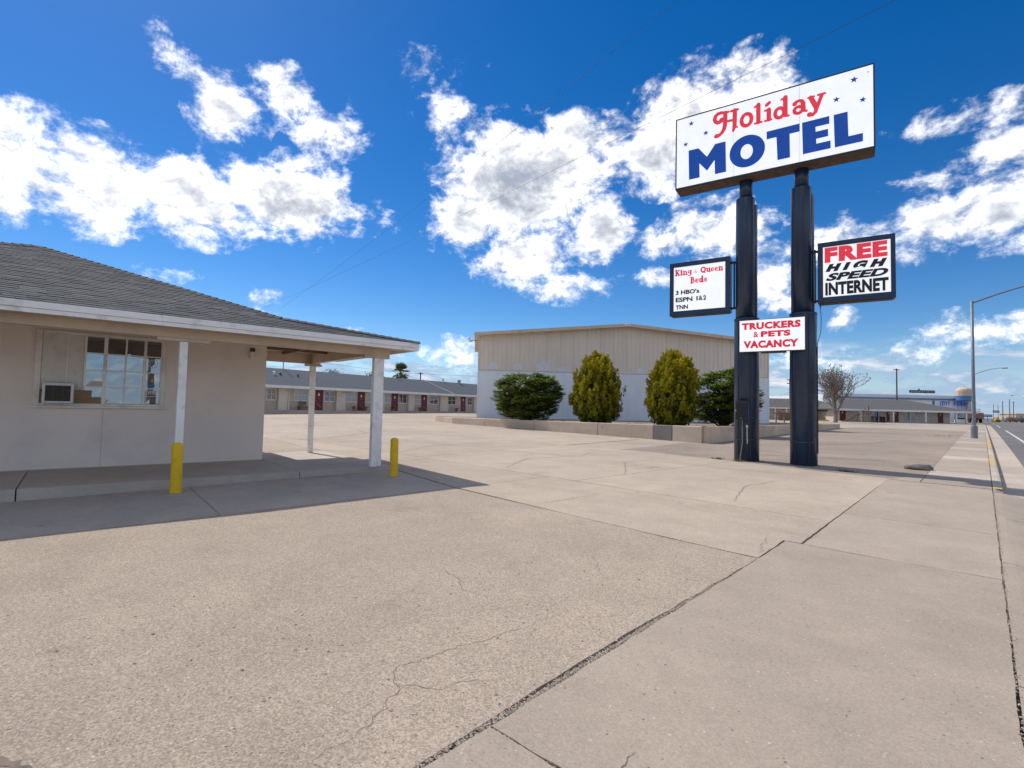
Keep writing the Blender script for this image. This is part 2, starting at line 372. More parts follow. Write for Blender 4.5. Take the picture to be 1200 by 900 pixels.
# ------------------------------------------------------------------ mesh builder
class MB:
    def __init__(s): s.v, s.f, s.t, s.mi = [], [], [], []

    def add(s, vs, fs, tint=None):
        o = len(s.v); s.v += [tuple(x) for x in vs]
        for f in fs:
            s.f.append([i + o for i in f]); s.t.append(.5 if tint is None else tint)
        return s

    def box(s, x0, x1, y0, y1, z0, z1, bev=0, tint=None):
        if bev:
            bm = bmesh.new(); bmesh.ops.create_cube(bm, size=1)
            for v in bm.verts: v.co = Vector(((x0 + x1) / 2 + v.co.x * (x1 - x0), (y0 + y1) / 2 + v.co.y * (y1 - y0), (z0 + z1) / 2 + v.co.z * (z1 - z0)))
            bmesh.ops.bevel(bm, geom=bm.edges[:], offset=bev, segments=2, affect='EDGES', profile=.6)
            bm.verts.index_update(); s.add([v.co[:] for v in bm.verts], [[v.index for v in f.verts] for f in bm.faces], tint); bm.free(); return s
        vs = [(x, y, z) for x in (x0, x1) for y in (y0, y1) for z in (z0, z1)]
        return s.add(vs, [(0, 1, 3, 2), (4, 6, 7, 5), (0, 4, 5, 1), (2, 3, 7, 6), (0, 2, 6, 4), (1, 5, 7, 3)], tint)

    def prism(s, poly, z0, z1):
        """poly xy ccw, z may be callables"""
        n = len(poly); a = [(x, y, z0(x, y) if callable(z0) else z0) for x, y in poly]; b_ = [(x, y, z1(x, y) if callable(z1) else z1) for x, y in poly]
        return s.add(a + b_, [list(range(n - 1, -1, -1)), list(range(n, 2 * n))] + [(i, (i + 1) % n, n + (i + 1) % n, n + i) for i in range(n)])

    def tube(s, pts, rads, n=8, cap=True, tint=None, flat_=None):
        pts = [Vector(p) for p in pts]
        if isinstance(rads, (int, float)): rads = [rads] * len(pts)
        rings = []; up = None
        for i, p in enumerate(pts):
            d = (pts[min(i + 1, len(pts) - 1)] - pts[max(i - 1, 0)])
            d = d.normalized() if d.length > 1e-9 else Vector((0, 0, 1))
            if up is None:
                up = Vector((0, 0, 1)) if abs(d.z) < .9 else Vector((1, 0, 0))
            a = d.cross(up).normalized(); b_ = a.cross(d).normalized(); up = b_
            rings.append([p + (a * cos(2 * pi * k / n) + b_ * sin(2 * pi * k / n)) * rads[i] for k in range(n)])
        vs = [v for r in rings for v in r]; fs = []
        for i in range(len(pts) - 1):
            for k in range(n): fs.append((i * n + k, i * n + (k + 1) % n, (i + 1) * n + (k + 1) % n, (i + 1) * n + k))
        if cap: fs += [list(range(n - 1, -1, -1)), list(range((len(pts) - 1) * n, len(pts) * n))]
        return s.add(vs, fs, tint)

    def lathe(s, prof, n=20, c=(0, 0, 0), tint=None):
        """prof list of (r,z)"""
        vs = []; fs = []
        for r, z in prof: vs += [(c[0] + r * cos(2 * pi * k / n), c[1] + r * sin(2 * pi * k / n), c[2] + z) for k in range(n)]
        for i in range(len(prof) - 1):
            for k in range(n): fs.append((i * n + k, i * n + (k + 1) % n, (i + 1) * n + (k + 1) % n, (i + 1) * n + k))
        fs += [list(range(n - 1, -1, -1)), list(range((len(prof) - 1) * n, len(prof) * n))]
        return s.add(vs, fs, tint)

    def stroke(s, pts, wd, y0, th, n=8):
        """brush stroke lettering in the xz plane, a low rounded ridge of paint or vinyl"""
        P = [Vector((p[0], p[1])) for p in pts]; N = len(P); ring = []
        wl_ = wd if isinstance(wd, (list, tuple)) else [wd] * N
        prof = [(-1, 0), (-.92, .8), (-.5, 1), (.5, 1), (.92, .8), (1, 0)]
        ext = []
        d0 = (P[1] - P[0]).normalized(); d1 = (P[-1] - P[-2]).normalized()
        for a_, k in ((80, .12), (45, .70)): ext.append((P[0] - d0 * wl_[0] / 2 * sin(rad(a_)), d0, wl_[0] * cos(rad(a_))))
        for i in range(N):
            d = (P[min(i + 1, N - 1)] - P[max(i - 1, 0)]).normalized(); ext.append((P[i], d, wl_[i]))
        for a_ in (45, 80): ext.append((P[-1] + d1 * wl_[-1] / 2 * sin(rad(a_)), d1, wl_[-1] * cos(rad(a_))))
        vs = []; m_ = len(prof)
        for p, d, ww in ext:
            nrm = Vector((-d.y, d.x))
            for u, h in prof:
                q_ = p + nrm * (u * ww / 2); vs.append((q_.x, y0 - h * th, q_.y))
        fs = []
        for i in range(len(ext) - 1):
            for k in range(m_ - 1): fs.append((i * m_ + k, i * m_ + k + 1, (i + 1) * m_ + k + 1, (i + 1) * m_ + k))
        return s.add(vs, fs)

    def xf(s, mat):
        s.v = [tuple(mat @ Vector(p)) for p in s.v]; return s

    def build(s, name, mat, parent=None, off=(0, 0, 0), smooth=False, tint=False, kind=None):
        me = D.meshes.new(name); me.from_pydata([(x - off[0], y - off[1], z - off[2]) for x, y, z in s.v], [], s.f)
        me.materials.append(M[mat] if isinstance(mat, str) else mat)
        if tint:
            at = me.attributes.new('tint', 'FLOAT', 'FACE'); at.data.foreach_set('value', s.t)
        if smooth: me.polygons.foreach_set('use_smooth', [True] * len(me.polygons))
        me.update()
        o = D.objects.new(name, me); col.objects.link(o)
        if parent: o.parent = parent
        if kind: o['kind'] = kind
        return o


def tag(o, label=None, cat=None, group=None, kind=None):
    if label: o['label'] = label
    if cat: o['category'] = cat
    if group: o['group'] = group
    if kind: o['kind'] = kind
    return o


def empty(name, loc, rz=0):
    o = D.objects.new(name, None); o.empty_display_size = .2; col.objects.link(o); o.location = loc; o.rotation_euler = (0, 0, rz); return o


def place(o, loc, rz=0): o.location = loc; o.rotation_euler = (0, 0, rz); return o


def text_mb(s, x0, x1, z0, z1, y, bold=.02, shear=0, depth=.006, sp=1.0):
    """letters of the built-in face fitted into a rectangle of the xz plane (front towards -y)"""
    cu = D.curves.new('lettering_curve', 'FONT'); cu.body = s; cu.size = 1; cu.offset = bold; cu.shear = shear; cu.extrude = depth; cu.space_character = sp
    cu.resolution_u = 4
    ob = D.objects.new('lettering_curve', cu); col.objects.link(ob)
    me = ob.evaluated_get(bpy.context.evaluated_depsgraph_get()).to_mesh()
    vs = [v.co.copy() for v in me.vertices]; fs = [list(p.vertices) for p in me.polygons]
    D.objects.remove(ob); D.curves.remove(cu)
    ax, bx_ = min(v.x for v in vs), max(v.x for v in vs); ay, by = min(v.y for v in vs), max(v.y for v in vs)
    mb = MB()
    return mb.add([(x0 + (v.x - ax) / (bx_ - ax) * (x1 - x0), y - v.z, z0 + (v.y - ay) / (by - ay) * (z1 - z0)) for v in vs], fs)


def arc(cx, cy, rx, ry, a0, a1, n=14): return [(cx + rx * cos(rad(a0 + (a1 - a0) * i / n)), cy + ry * sin(rad(a0 + (a1 - a0) * i / n))) for i in range(n + 1)]


# ------------------------------------------------------------------ ground
def sheet(name, xs, ys, zf, mat, kind='structure', label=None, parent=None):
    mb = MB(); vs = [(x, y, zf(x, y)) for x in xs for y in ys]; ny = len(ys)
    mb.add(vs, [(i * ny + j, (i + 1) * ny + j, (i + 1) * ny + j + 1, i * ny + j + 1) for i in range(len(xs) - 1) for j in range(ny - 1)])
    o = mb.build(name, mat, parent, smooth=True)
    if kind: o['kind'] = kind
    if label: o['label'] = label
    return o


def fr(a, b, n): return [a + (b - a) * i / n for i in range(n + 1)]


gx = [-4000, -2000, -900, -450, -250, -160] + fr(-120, -20, 50) + fr(-19, -1, 18) + [.10, .26, .95] + fr(1.5, 16, 10) + [20, 28, 40, 60, 90, 140, 220, 400, 900, 2000, 4000]
gy = [-4000, -1500, -600, -250, -100, -50] + fr(-30, 60, 90) + fr(62, 180, 59) + [200, 230, 280, 360, 500, 800, 1500, 3000, 6000]


def ground_z(x, y): return H(x, y) - (.015 if x < .2 else .22)


sheet('ground', gx, gy, ground_z, 'dirt')
lot = sheet('parking_lot', fr(-95, -1.08, 60), fr(8.6, 118, 60), lambda x, y: H(x, y) - .012, 'lot_far')
ROAD = .135
sheet('road', [.93, 2, 3.5, 5, 7, 9, 11, 13, 14.5], fr(-40, 230, 135), lambda x, y: H(x, y) - ROAD, 'asphalt_road')


def ragged(poly, jit, step=.14, seed=0):
    r = random.Random(seed); out = []
    n = len(poly)
    for i in range(n):
        a = Vector(poly[i]); b_ = Vector(poly[(i + 1) % n]); L = (b_ - a).length; k = max(1, int(L / step))
        k = min(k, 60); nn = Vector((-(b_ - a).y, (b_ - a).x)).normalized()
        for j in range(k):
            p = a + (b_ - a) * (j / k)
            d = 0 if j == 0 else jit * (noise.noise(Vector((p.x * 5.3, p.y * 5.3, seed))) * 1.1 + r.uniform(-.45, .45))
            out.append((p.x + nn.x * d, p.y + nn.y * d))
    return out


def slab(poly, mat, name='concrete_slab', parent=None, jit=.008, gap=.011, dz=0.0, seed=1, zf=None, thick=.035):
    c = Vector((sum(p[0] for p in poly) / len(poly), sum(p[1] for p in poly) / len(poly)))
    # inset by the joint gap
    n = len(poly); ins = []
    for i in range(n):
        a, b_, d = Vector(poly[i - 1]), Vector(poly[i]), Vector(poly[(i + 1) % n])
        e1 = (b_ - a).normalized(); e2 = (d - b_).normalized(); n1_ = Vector((-e1.y, e1.x)); n2_ = Vector((-e2.y, e2.x))
        k = (n1_ + n2_) / max(.4, 1 + n1_.dot(n2_)); ins.append(tuple(b_ + k * gap))
    pts = ragged(ins, jit, seed=seed)
    zf = zf or (lambda x, y: H(x, y) + dz)
    mb = MB(); mb.prism(pts, lambda x, y: zf(x, y) - thick, zf)
    mb.v = [(x, y, z) for x, y, z in mb.v]
    o = mb.build(name, mat, parent)
    return o


oa = rad(7.0); OE = Vector((sin(oa), cos(oa))); ON = Vector((cos(oa), -sin(oa)))
def EN(e, n): p = OE * e + ON * n; return (p.x, p.y)


lotE = tag(empty('concrete_paving', (0, 0, 0)), kind='structure')
slabs = [
    ([(-1.87, -5), (-1.87, 1.2), (-1.90, 3.2), (-1.86, 5.2), (-1.85, 6.08), (-4.4, 6.22), EN(5.45, -8.02), EN(2, -8.06), EN(-6, -8.15)], 'concrete_rough', .016, .006),
    ([EN(-6, -8.15), EN(1.6, -8.06), EN(1.6, -10.66), EN(-6, -10.66)], 'concrete_shade', .006, .007),
    ([EN(1.6, -8.06), EN(5.45, -8.02), EN(5.62, -10.66), EN(1.6, -10.66)], 'concrete_shade', .006, .007),
    ([(-1.85, 6.10), (-1.86, 7.12), (-1.665, 7.14), (-1.66, 8.78), (-7.0, 8.85), EN(5.5, -8.02), (-4.4, 6.22)], 'concrete_lot', .010, .009),
    ([EN(5.5, -8.02), (-7.0, 8.85), (-11.2, 8.85), EN(5.66, -12), EN(5.66, -10.66)], 'concrete_lot', .008, .009),
    ([EN(5.66, -12), (-11.2, 8.85), (-17.5, 8.85), EN(5.66, -17.5)], 'concrete_lot', .008, .009),
    ([EN(3.5, -15.07), EN(5.66, -15.07), EN(5.66, -24), EN(3.5, -24)], 'concrete_lot', .008, .009),
    ([EN(5.66, -17.5), (-17.5, 8.85), (-24, 8.85), EN(5.66, -24)], 'concrete_lot', .008, .009),
    ([EN(-6, -24.05), EN(5.66, -24.05), (-24, 8.8), (-36, 8.8), EN(-6, -36)], 'concrete_lot', .008, .009),
    ([(-1.66, 8.77), (-1.64, 14.8), (-5.4, 15.45), (-6.3, 8.85)], 'concrete_lot', .008, .009),
    ([(-6.3, 8.85), (-5.4, 15.45), (-8.0, 15.9), (-11.6, 15.6), (-11.6, 8.85)], 'concrete_lot', .008, .009),
    ([(-11.6, 8.85), (-11.6, 15.6), (-17.5, 15.6), (-17.5, 8.85)], 'concrete_lot', .008, .009)]
for i, (p, mt, j, g0) in enumerate(slabs):
    if sum(p[k][0] * p[(k + 1) % len(p)][1] - p[(k + 1) % len(p)][0] * p[k][1] for k in range(len(p))) < 0: p = p[::-1]
    slab(p, mt, parent=lotE, jit=j, gap=g0, seed=i + 3)
k = 0
for ix in range(6):
    for iy in range(3):
        x1, y0 = -17.5 - ix * 6.2, 8.85 + iy * 6.6
        if ix == 0 and iy == 0: pass
        slab([(x1 - 6.2, y0), (x1, y0), (x1, y0 + 6.6), (x1 - 6.2, y0 + 6.6)], 'concrete_lot', parent=lotE, jit=.01, gap=.012, seed=40 + k); k += 1
slab([(-17.5, 15.6), (-11.6, 15.6), (-11.6, 21.3), (-17.5, 22.2)], 'concrete_lot', parent=lotE, jit=.01, gap=.012, seed=80)
sheet('asphalt_yard', fr(-9.4, -1.07, 10), fr(15.2, 60, 40), lambda x, y: H(x, y) - .006, 'old_asphalt')
# sidewalk: driveway crossing then raised panels beside the kerb
side = tag(empty('sidewalk', (0, 0, 0)), kind='structure')
for i, (y0, y1) in enumerate(((-5, 1.9), (1.9, 7.12), (7.12, 9.6), (9.6, 14.82))):
    xl = -1.85 if y1 < 8 else -1.65
    slab([(xl, y0), (.124, y0), (.124, y1), (xl, y1)], 'concrete_walk', 'walk_slab', side, jit=.008, gap=.006, seed=100 + i)
y = 14.84; i = 0
while y < 120:
    L = 1.55 if y < 50 else 4.6
    slab([(-1.06, y), (.125, y), (.125, y + L), (-1.06, y + L)], 'concrete_kerb' if i % 4 == 1 else 'concrete_walk', 'walk_slab', side, jit=.004, gap=.006, seed=120 + i, dz=.004)
    y += L; i += 1
slab([(-1.66, 14.86), (-1.07, 14.86), (-1.07, 16.2), (-1.4, 15.6)], 'concrete_walk', 'walk_slab', side, jit=.006, gap=.006, seed=119)
# gutter apron at the driveway, then kerb stones with a gutter pan
gut = tag(empty('gutter', (0, 0, 0)), kind='structure')


def apz(x, y): return H(x, y) - .002 - .128 * ss(x, .13, .92)


def quadstrip(name, mat, x0, x1, y0, y1, zf, nx, ny, parent, thick=.1):
    mb = MB(); xs, ys = fr(x0, x1, nx), fr(y0, y1, ny)
    vs = [(a, b_, zf(a, b_)) for a in xs for b_ in ys]; m_ = ny + 1
    mb.add(vs, [(i * m_ + j, (i + 1) * m_ + j, (i + 1) * m_ + j + 1, i * m_ + j + 1) for i in range(nx) for j in range(ny)])
    rim = [(a, ys[0]) for a in xs] + [(x1, b_) for b_ in ys[1:]] + [(a, ys[-1]) for a in xs[::-1][1:]] + [(x0, b_) for b_ in ys[::-1][1:-1]]
    t = [(a, b_, zf(a, b_)) for a, b_ in rim]; lo = [(a, b_, zf(a, b_) - thick) for a, b_ in rim]; n = len(rim)
    mb.add(t + lo, [(i, n + i, n + (i + 1) % n, (i + 1) % n) for i in range(n)])
    return mb.build(name, mat, parent)


for y0, y1 in ((-5, .8), (.8, 4.4), (4.4, 8.0), (8.0, 11.5), (11.5, 14.42)):
    quadstrip('gutter_slab', 'concrete_walk', .134, .926, y0 + .006, y1 - .006, apz, 8, 6, gut)
y = 14.43
while y < 120:
    L = 3.0 if y < 50 else 9
    quadstrip('gutter_slab', 'concrete_kerb', .292, .926, y + .005, y + L - .005, lambda x, yy: H(x, yy) - .128, 1, 3, gut)
    y += L
kerbE = tag(empty('kerb', (0, 0, 0)), kind='structure')
y = 14.45; i = 0
while y < 120:
    L = 3.0 if y < 50 else 9
    def kz(x, yy, first=(i == 0)):
        t = ss(yy, 14.45, 15.5) if first else 1
        return H(x, yy) + .006 - .12 * (1 - t) * ss(x, .13, .29) - .012 * ss(x, .24, .29)
    ks = quadstrip('kerb_stone', 'concrete_kerb', .133, .289, y + .003, y + L - .003, kz, 6, 12, kerbE, .14)
    y += L; i += 1
for (ya, yb) in ((21.2, 23.0), (24.0, 26.2), (31.5, 36), (37, 41.5), (15.0, 15.25)):
    mb = MB(); pts = ragged([(.142, ya), (.272, ya), (.272, yb), (.142, yb)], .022, .1, seed=int(ya * 10))
    mb.prism(pts, lambda x, yy: H(x, yy) + .002, lambda x, yy: H(x, yy) + .0095 - .012 * ss(x, .24, .29)); mb.build('paint_patch', 'kerb_yellow', kerbE)
lines = tag(empty('lane_marking', (0, 0, 0)), kind='structure')
for (ya, yb) in ((36, 78), (100, 125), (150, 175)):
    quadstrip('painted_line', 'line_white', 1.72, 1.85, ya, yb, lambda x, yy: H(x, yy) - ROAD + .005, 1, 20, lines, .003)
for x0 in (7.5, 7.75):
    quadstrip('painted_line', 'kerb_yellow', x0, x0 + .11, -30, 190, lambda x, yy: H(x, yy) - ROAD + .005, 1, 80, lines, .003)


# cracks: narrow ragged openings filled with dirt
def crack(pts, wd, parent, seed):
    r = random.Random(seed); P = []
    for i in range(len(pts) - 1):
        a, b_ = Vector(pts[i]), Vector(pts[i + 1]); n = max(2, int((b_ - a).length / .022))
        for k in range(n): P.append(a + (b_ - a) * k / n)
    P.append(Vector(pts[-1]))
    nn_ = len(P); L = []; R_ = []
    for i, p in enumerate(P):
        d = (P[min(i + 1, nn_ - 1)] - P[max(0, i - 1)]).normalized(); nr = Vector((-d.y, d.x))
        o = noise.noise(Vector((p.x * 4, p.y * 4, seed))) * .05 + noise.noise(Vector((p.x * 14, p.y * 14, seed))) * .036 + noise.noise(Vector((p.x * 40, p.y * 40, seed))) * .020
        t = i / (nn_ - 1); ww = wd * (.25 + .75 * math.sqrt(max(0, sin(pi * min(1, t * 1.1 + .05))))) * r.uniform(.5, 1.3) / 2
        c_ = p + nr * o; L.append(c_ + nr * ww); R_.append(c_ - nr * ww)
    vs = [(q_.x, q_.y, H(q_.x, q_.y) + .0025) for q_ in L + R_]
    MB().add(vs, [(i, nn_ + i, nn_ + i + 1, i + 1) for i in range(nn_ - 1)]).build('crack', 'crack_dark', parent)


CR = [([(-2.23, 1.18), (-2.29, 1.47), (-2.48, 1.78), (-2.66, 1.94), (-2.56, 2.5), (-2.44, 3.24), (-2.43, 3.64)], .0045), ([(-4.9, 3.52), (-5.13, 4.07), (-5.57, 4.78), (-5.54, 6.08)], .014),
      ([(-3.97, 3.37), (-3.38, 3.12), (-3.13, 3.09)], .008), ([(-7.34, 3.19), (-6.23, 3.06), (-5.22, 2.91)], .014), ([(-1.26, 2.07), (-1.23, 2.18), (-1.23, 2.24)], .006),
      ([(-3.5, .12), (-3.22, .21), (-3.11, .26), (-2.95, .36)], .045), ([(-1.9, 6.3), (-1.96, 6.6), (-2.09, 7.19)], .010), ([(-5.3, 6.6), (-5.2, 7.2), (-5.12, 7.9)], .012), ([(-2.48, 1.78), (-2.30, 1.95), (-2.1, 2.3)], .004),
      ([(-8.6, 9.2), (-9.5, 11.0), (-9.0, 13.0), (-9.8, 15.2)], .03), ([(-13, 9.2), (-14.2, 11.5), (-13.6, 14.5)], .035), ([(-3.2, 9.2), (-3.6, 11), (-3.1, 13.5)], .014), ([(-19, 10), (-21, 13), (-25, 14.5)], .05), ([(-27, 9.5), (-29, 14), (-33, 17)], .05),
      ([(-6, 10.4), (-7.3, 12.6), (-7.0, 15.3)], .016), ([(-2.6, 4.2), (-3.3, 4.9), (-3.1, 5.8)], .006)]
for i, (p, wd) in enumerate(CR): crack(p, wd, lotE, 300 + i)
for i, (p, wd) in enumerate([([(-1.4, 8.05), (-.7, 8.02), (.05, 8.1)], .004), ([(-1.0, 12.3), (-.4, 12.2), (.1, 12.25)], .006)]): crack(p, wd, side, 350 + i)
for i, p in enumerate([[(-8.5, 22), (-6, 24), (-4, 29), (-3, 36)], [(-6.5, 18), (-3.5, 19.2), (-1.3, 20.5)], [(-8, 31), (-5, 33), (-1.5, 34)]]): crack(p, .06, lotE, 370 + i)
# loose grit in the joints and scattered over the old slab
mb = MB(); r = random.Random(8)


def pebble(x, y, s_, z=None):
    z = H(x, y) if z is None else z
    vs = []
    for (a, b_, c_) in ((1, 0, 0), (-1, 0, 0), (0, 1, 0), (0, -1, 0), (0, 0, .55), (0, 0, -.4)):
        k_ = s_ * r.uniform(.7, 1.25); vs.append((x + a * k_, y + b_ * k_, z + c_ * k_ + s_ * .2))
    mb.add(vs, [(0, 2, 4), (2, 1, 4), (1, 3, 4), (3, 0, 4), (2, 0, 5), (1, 2, 5), (3, 1, 5), (0, 3, 5)], r.random())


for k in range(3600):
    y = .2 + 5.9 * r.random() ** 1.6; pebble(-1.868 + r.gauss(0, .014), y, r.uniform(.003, .009), H(-1.87, y) - .004)
for k in range(2200):
    y = .5 + 13.5 * r.random() ** 1.5; pebble(.13 + r.gauss(0, .012), y, r.uniform(.003, .009), H(.1, y) - .004)
for k in range(300): x = r.uniform(-1.86, -.9); pebble(x, 1.9 + r.gauss(0, .012), r.uniform(.003, .008), -.006)
for k in range(700):
    x, y = r.uniform(-8, -1.9), r.uniform(.3, 6); pebble(x, y, r.choice((.003, .004, .005, .006, .010)))
for k in range(90):
    x, y = r.uniform(-5, -1.9), r.uniform(.5, 4.5); pebble(x, y, r.uniform(.007, .014))
for k in range(160):
    x, y = r.uniform(-1.8, .1), r.uniform(1, 9); pebble(x, y, r.choice((.002, .003, .004, .006)))
for k in range(300):
    x, y = r.uniform(-9, -1.5), r.uniform(14.8, 20); pebble(x, y, r.choice((.006, .01, .015)))
m_, nt_, b_ = newmat('grit'); at_ = nt_.nodes.new('ShaderNodeAttribute'); at_.attribute_name = 'tint'
nt_.links.new(MX(nt_, at_.outputs['Fac'], (.16, .135, .11), (.56, .46, .36)), b_.inputs['Base Color']); b_.inputs['Roughness'].default_value = .9
tag(mb.build('loose_gravel', 'grit', tint=True), 'fine grit lying in the joints and on the concrete', None, None, 'stuff')

# ------------------------------------------------------------------ motel office (frame: x = e, y = -n)
OFF = (3.47, 13.25, .20)
ox, oy = EN(3.47, -13.25)
office = tag(empty('motel_office', (ox, oy, .20), rad(90 - 7)), 'tan stucco motel office with grey shingle hip roof and white porch posts', 'building')


def ob(mb, name, mat, parent=office, **k): return mb.build(name, mat, parent, OFF, **k)


YF, YW, YB = 10.30, 13.25, 19.6        # fascia, front wall, back eave
wall = ob(MB().box(-8.0, 3.47, YW, YW + .2, .0, 2.98, .01).box(3.27, 3.47, YW + .2, 19.2, .0, 2.98, 0).box(-8.0, 3.47, 19.0, 19.2, 0, 2.98).box(-8.0, -7.8, YW + .2, 19, 0, 2.98), 'wall', 'stucco')
# narrow control joints in the stucco and a foot strip
ob(MB().box(.428, .436, YW - .003, YW + .01, .24, 1.39), 'control_joint', 'sill_wall', wall); ob(MB().box(.40, .408, YW - .003, YW + .01, 2.91, 2.98), 'control_joint', 'sill_wall', wall)
ob(MB().box(-8, 3.475, YW - .006, YW + .01, .215, .235), 'foot_strip', 'sill_wall', wall)
# roof
AP = (-.75, 14.95, 4.8335); P39 = .39; J = (3.15, 11.05, 3.3125); ZE = 3.02; LE = -8.3
deck = MB()
bk = (3.15, 15.0, 3.3125)
deck.add([(LE, YF, ZE), (5.95, YF, ZE), J, AP], [(0, 1, 2, 3)])
deck.add([(5.95, YF, ZE), (5.95, 15.0, ZE), bk, J], [(0, 1, 2, 3)])
deck.add([J, bk, (3.9, 15.0, ZE), (3.9, YB, ZE), AP], [(0, 1, 3, 4), (1, 2, 3)])
deck.add([(3.9, YB, ZE), (LE, YB, ZE), AP], [(0, 1, 2)])
deck.add([(LE, YB, ZE), (LE, YF, ZE), AP], [(0, 1, 2)])
roof = ob(deck, 'roof', 'roof_deck')


def shingles(origin, ux, uy, poly, seed, w_=.30, ex=.135):
    """courses of tabs laid on the plane origin + a*ux + b*uy inside poly (a,b)"""
    r = random.Random(seed); mb = MB(); nz = ux.cross(uy).normalized(); nz = nz if nz.z > 0 else -nz
    amax = max(p[0] for p in poly); amin = min(p[0] for p in poly); bmax = max(p[1] for p in poly)

    def span(b_):
        xs = []
        for i in range(len(poly)):
            (a0, b0), (a1, b1) = poly[i], poly[(i + 1) % len(poly)]
            if (b0 <= b_ < b1) or (b1 <= b_ < b0): xs.append(a0 + (a1 - a0) * (b_ - b0) / (b1 - b0))
        return (min(xs), max(xs)) if len(xs) >= 2 else None
    b_ = 0.0; k = 0
    while b_ < bmax:
        s_ = span(b_ + ex * .5)
        if s_:
            a = s_[0] - (k % 2) * w_ * .5 - r.uniform(0, .05)
            while a < s_[1]:
                ww = w_ * r.uniform(.85, 1.12); a0, a1 = max(a, s_[0]), min(a + ww - .006, s_[1])
                if a1 - a0 > .03:
                    l0 = .012 + r.uniform(0, .007) ; dz1 = .006; bb = b_ - .012 + r.uniform(-.004, .004)
                    def P_(aa, bq, h): return tuple(origin + ux * aa + uy * bq + nz * h)
                    t = max(0, min(1, r.gauss(.45, .22)))
                    mb.add([P_(a0, bb, l0), P_(a1, bb, l0), P_(a1, bb + ex + .03, dz1), P_(a0, bb + ex + .03, dz1), P_(a0, bb, .001), P_(a1, bb, .001)],
                           [(0, 1, 2, 3), (4, 5, 1, 0), (4, 0, 3), (5, 2, 1)], t)
                a += ww
        b_ += ex; k += 1
    return mb


uyF = Vector((0, 1, P39)).normalized(); kF = math.sqrt(1 + P39 ** 2)
polyF = [(0, 0), (5.95 - LE, 0), (J[0] - LE, (J[1] - YF) * kF), (AP[0] - LE, (AP[1] - YF) * kF)]
ob(shingles(Vector((LE, YF, ZE)), Vector((1, 0, 0)), uyF, polyF, 3), 'shingles', 'shingle', roof, tint=True, kind='stuff')
p2 = .3125 - .02; kR = math.sqrt(1 + .1045 ** 2); uyR = Vector((-1, 0, .1045)).normalized()
ob(shingles(Vector((5.95, YF, ZE)), Vector((0, 1, 0)), uyR, [(0, 0), (4.7, 0), (4.7, 2.8 * kR), (.75, 2.8 * kR)], 4), 'shingles', 'shingle', roof, tint=True, kind='stuff')
uyM = Vector((-1, 0, P39)).normalized()
ob(shingles(Vector((3.9, YF, ZE)), Vector((0, 1, 0)), uyM, [(.75, .75 * kF), (4.7, .75 * kF), (4.7, 0), (9.3, 0), (4.65, 4.65 * kF)], 5), 'shingles', 'shingle', roof, tint=True, kind='stuff')
# hip caps
caps = MB()
for a, b_ in ((Vector((5.95, YF, ZE)), Vector(J)), (Vector(J), Vector(AP)), (Vector((LE, YF, ZE)), Vector(AP))):
    n = int((b_ - a).length / .16); d = (b_ - a).normalized(); sd = d.cross(Vector((0, 0, 1))).normalized(); up_ = sd.cross(d)
    for k in range(n):
        p = a + (b_ - a) * k / n; q_ = a + (b_ - a) * min(1, (k + 1.4) / n); t = random.uniform(.2, .7)
        caps.add([p + sd * .11 - up_ * .01, p + up_ * .048, p - sd * .11 - up_ * .01, q_ + sd * .11 - up_ * .02, q_ + up_ * .03, q_ - sd * .11 - up_ * .02], [(0, 1, 4, 3), (1, 2, 5, 4), (0, 2, 1)], t)
ob(caps, 'hip_caps', 'shingle', roof, tint=True)
# eave boards
fas = ob(MB().box(LE, 5.93, YF - .025, YF + .02, 2.915, 3.018, .004), 'fascia', 'white_wood')
ob(MB().box(LE, 5.915, YF - .006, YF + .03, 2.845, 2.912, .004), 'fascia_trim', 'white_wood', fas)
ob(MB().box(5.905, 5.95, YF + .022, 15.0, 2.85, 3.016, .004), 'fascia', 'white_wood')
ob(MB().box(3.9, 5.90, 14.98, 15.02, 2.85, 3.016), 'fascia', 'white_wood')
ob(MB().box(3.88, 3.92, 15.03, YB, 2.85, 3.014), 'fascia', 'white_wood')
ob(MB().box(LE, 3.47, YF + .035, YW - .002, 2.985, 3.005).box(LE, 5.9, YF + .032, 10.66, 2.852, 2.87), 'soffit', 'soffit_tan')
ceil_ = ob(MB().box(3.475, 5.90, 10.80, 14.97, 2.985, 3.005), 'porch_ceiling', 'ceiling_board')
for y in fr(11.1, 14.6, 6): ob(MB().box(3.48, 5.89, y, y + .012, 2.979, 2.986), 'ceiling_batten', 'soffit_tan', ceil_)
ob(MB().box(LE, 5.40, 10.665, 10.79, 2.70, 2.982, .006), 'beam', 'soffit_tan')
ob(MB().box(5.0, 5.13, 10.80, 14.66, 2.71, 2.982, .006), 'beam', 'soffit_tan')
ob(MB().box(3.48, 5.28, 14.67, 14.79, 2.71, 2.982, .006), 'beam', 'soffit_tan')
ob(MB().box(4.2, 4.26, 11.5, 14.6, 2.90, 2.975).box(3.5, 5.0, 13.4, 13.46, 2.90, 2.972), 'conduit', 'brown_wood', ceil_)


def post(e, y, s_=.13, top=2.70, br=.5):
    p = ob(MB().box(e - s_ / 2, e + s_ / 2, y - s_ / 2, y + s_ / 2, .222, top - .062, .006), 'post', 'white_wood')
    ob(MB().box(e - br, e + br, y - s_ / 2 - .006, y + s_ / 2 + .006, top - .06, top - .002, .004), 'bracket', 'soffit_tan', p)


post(1.42, 10.73, .125, br=.40); post(5.10, 10.73, .125, br=.30)
p = ob(MB().box(5.185, 5.305, 10.735, 10.855, .222, 2.70, .006), 'post', 'white_wood')
post(5.06, 14.62, .125, br=.22)
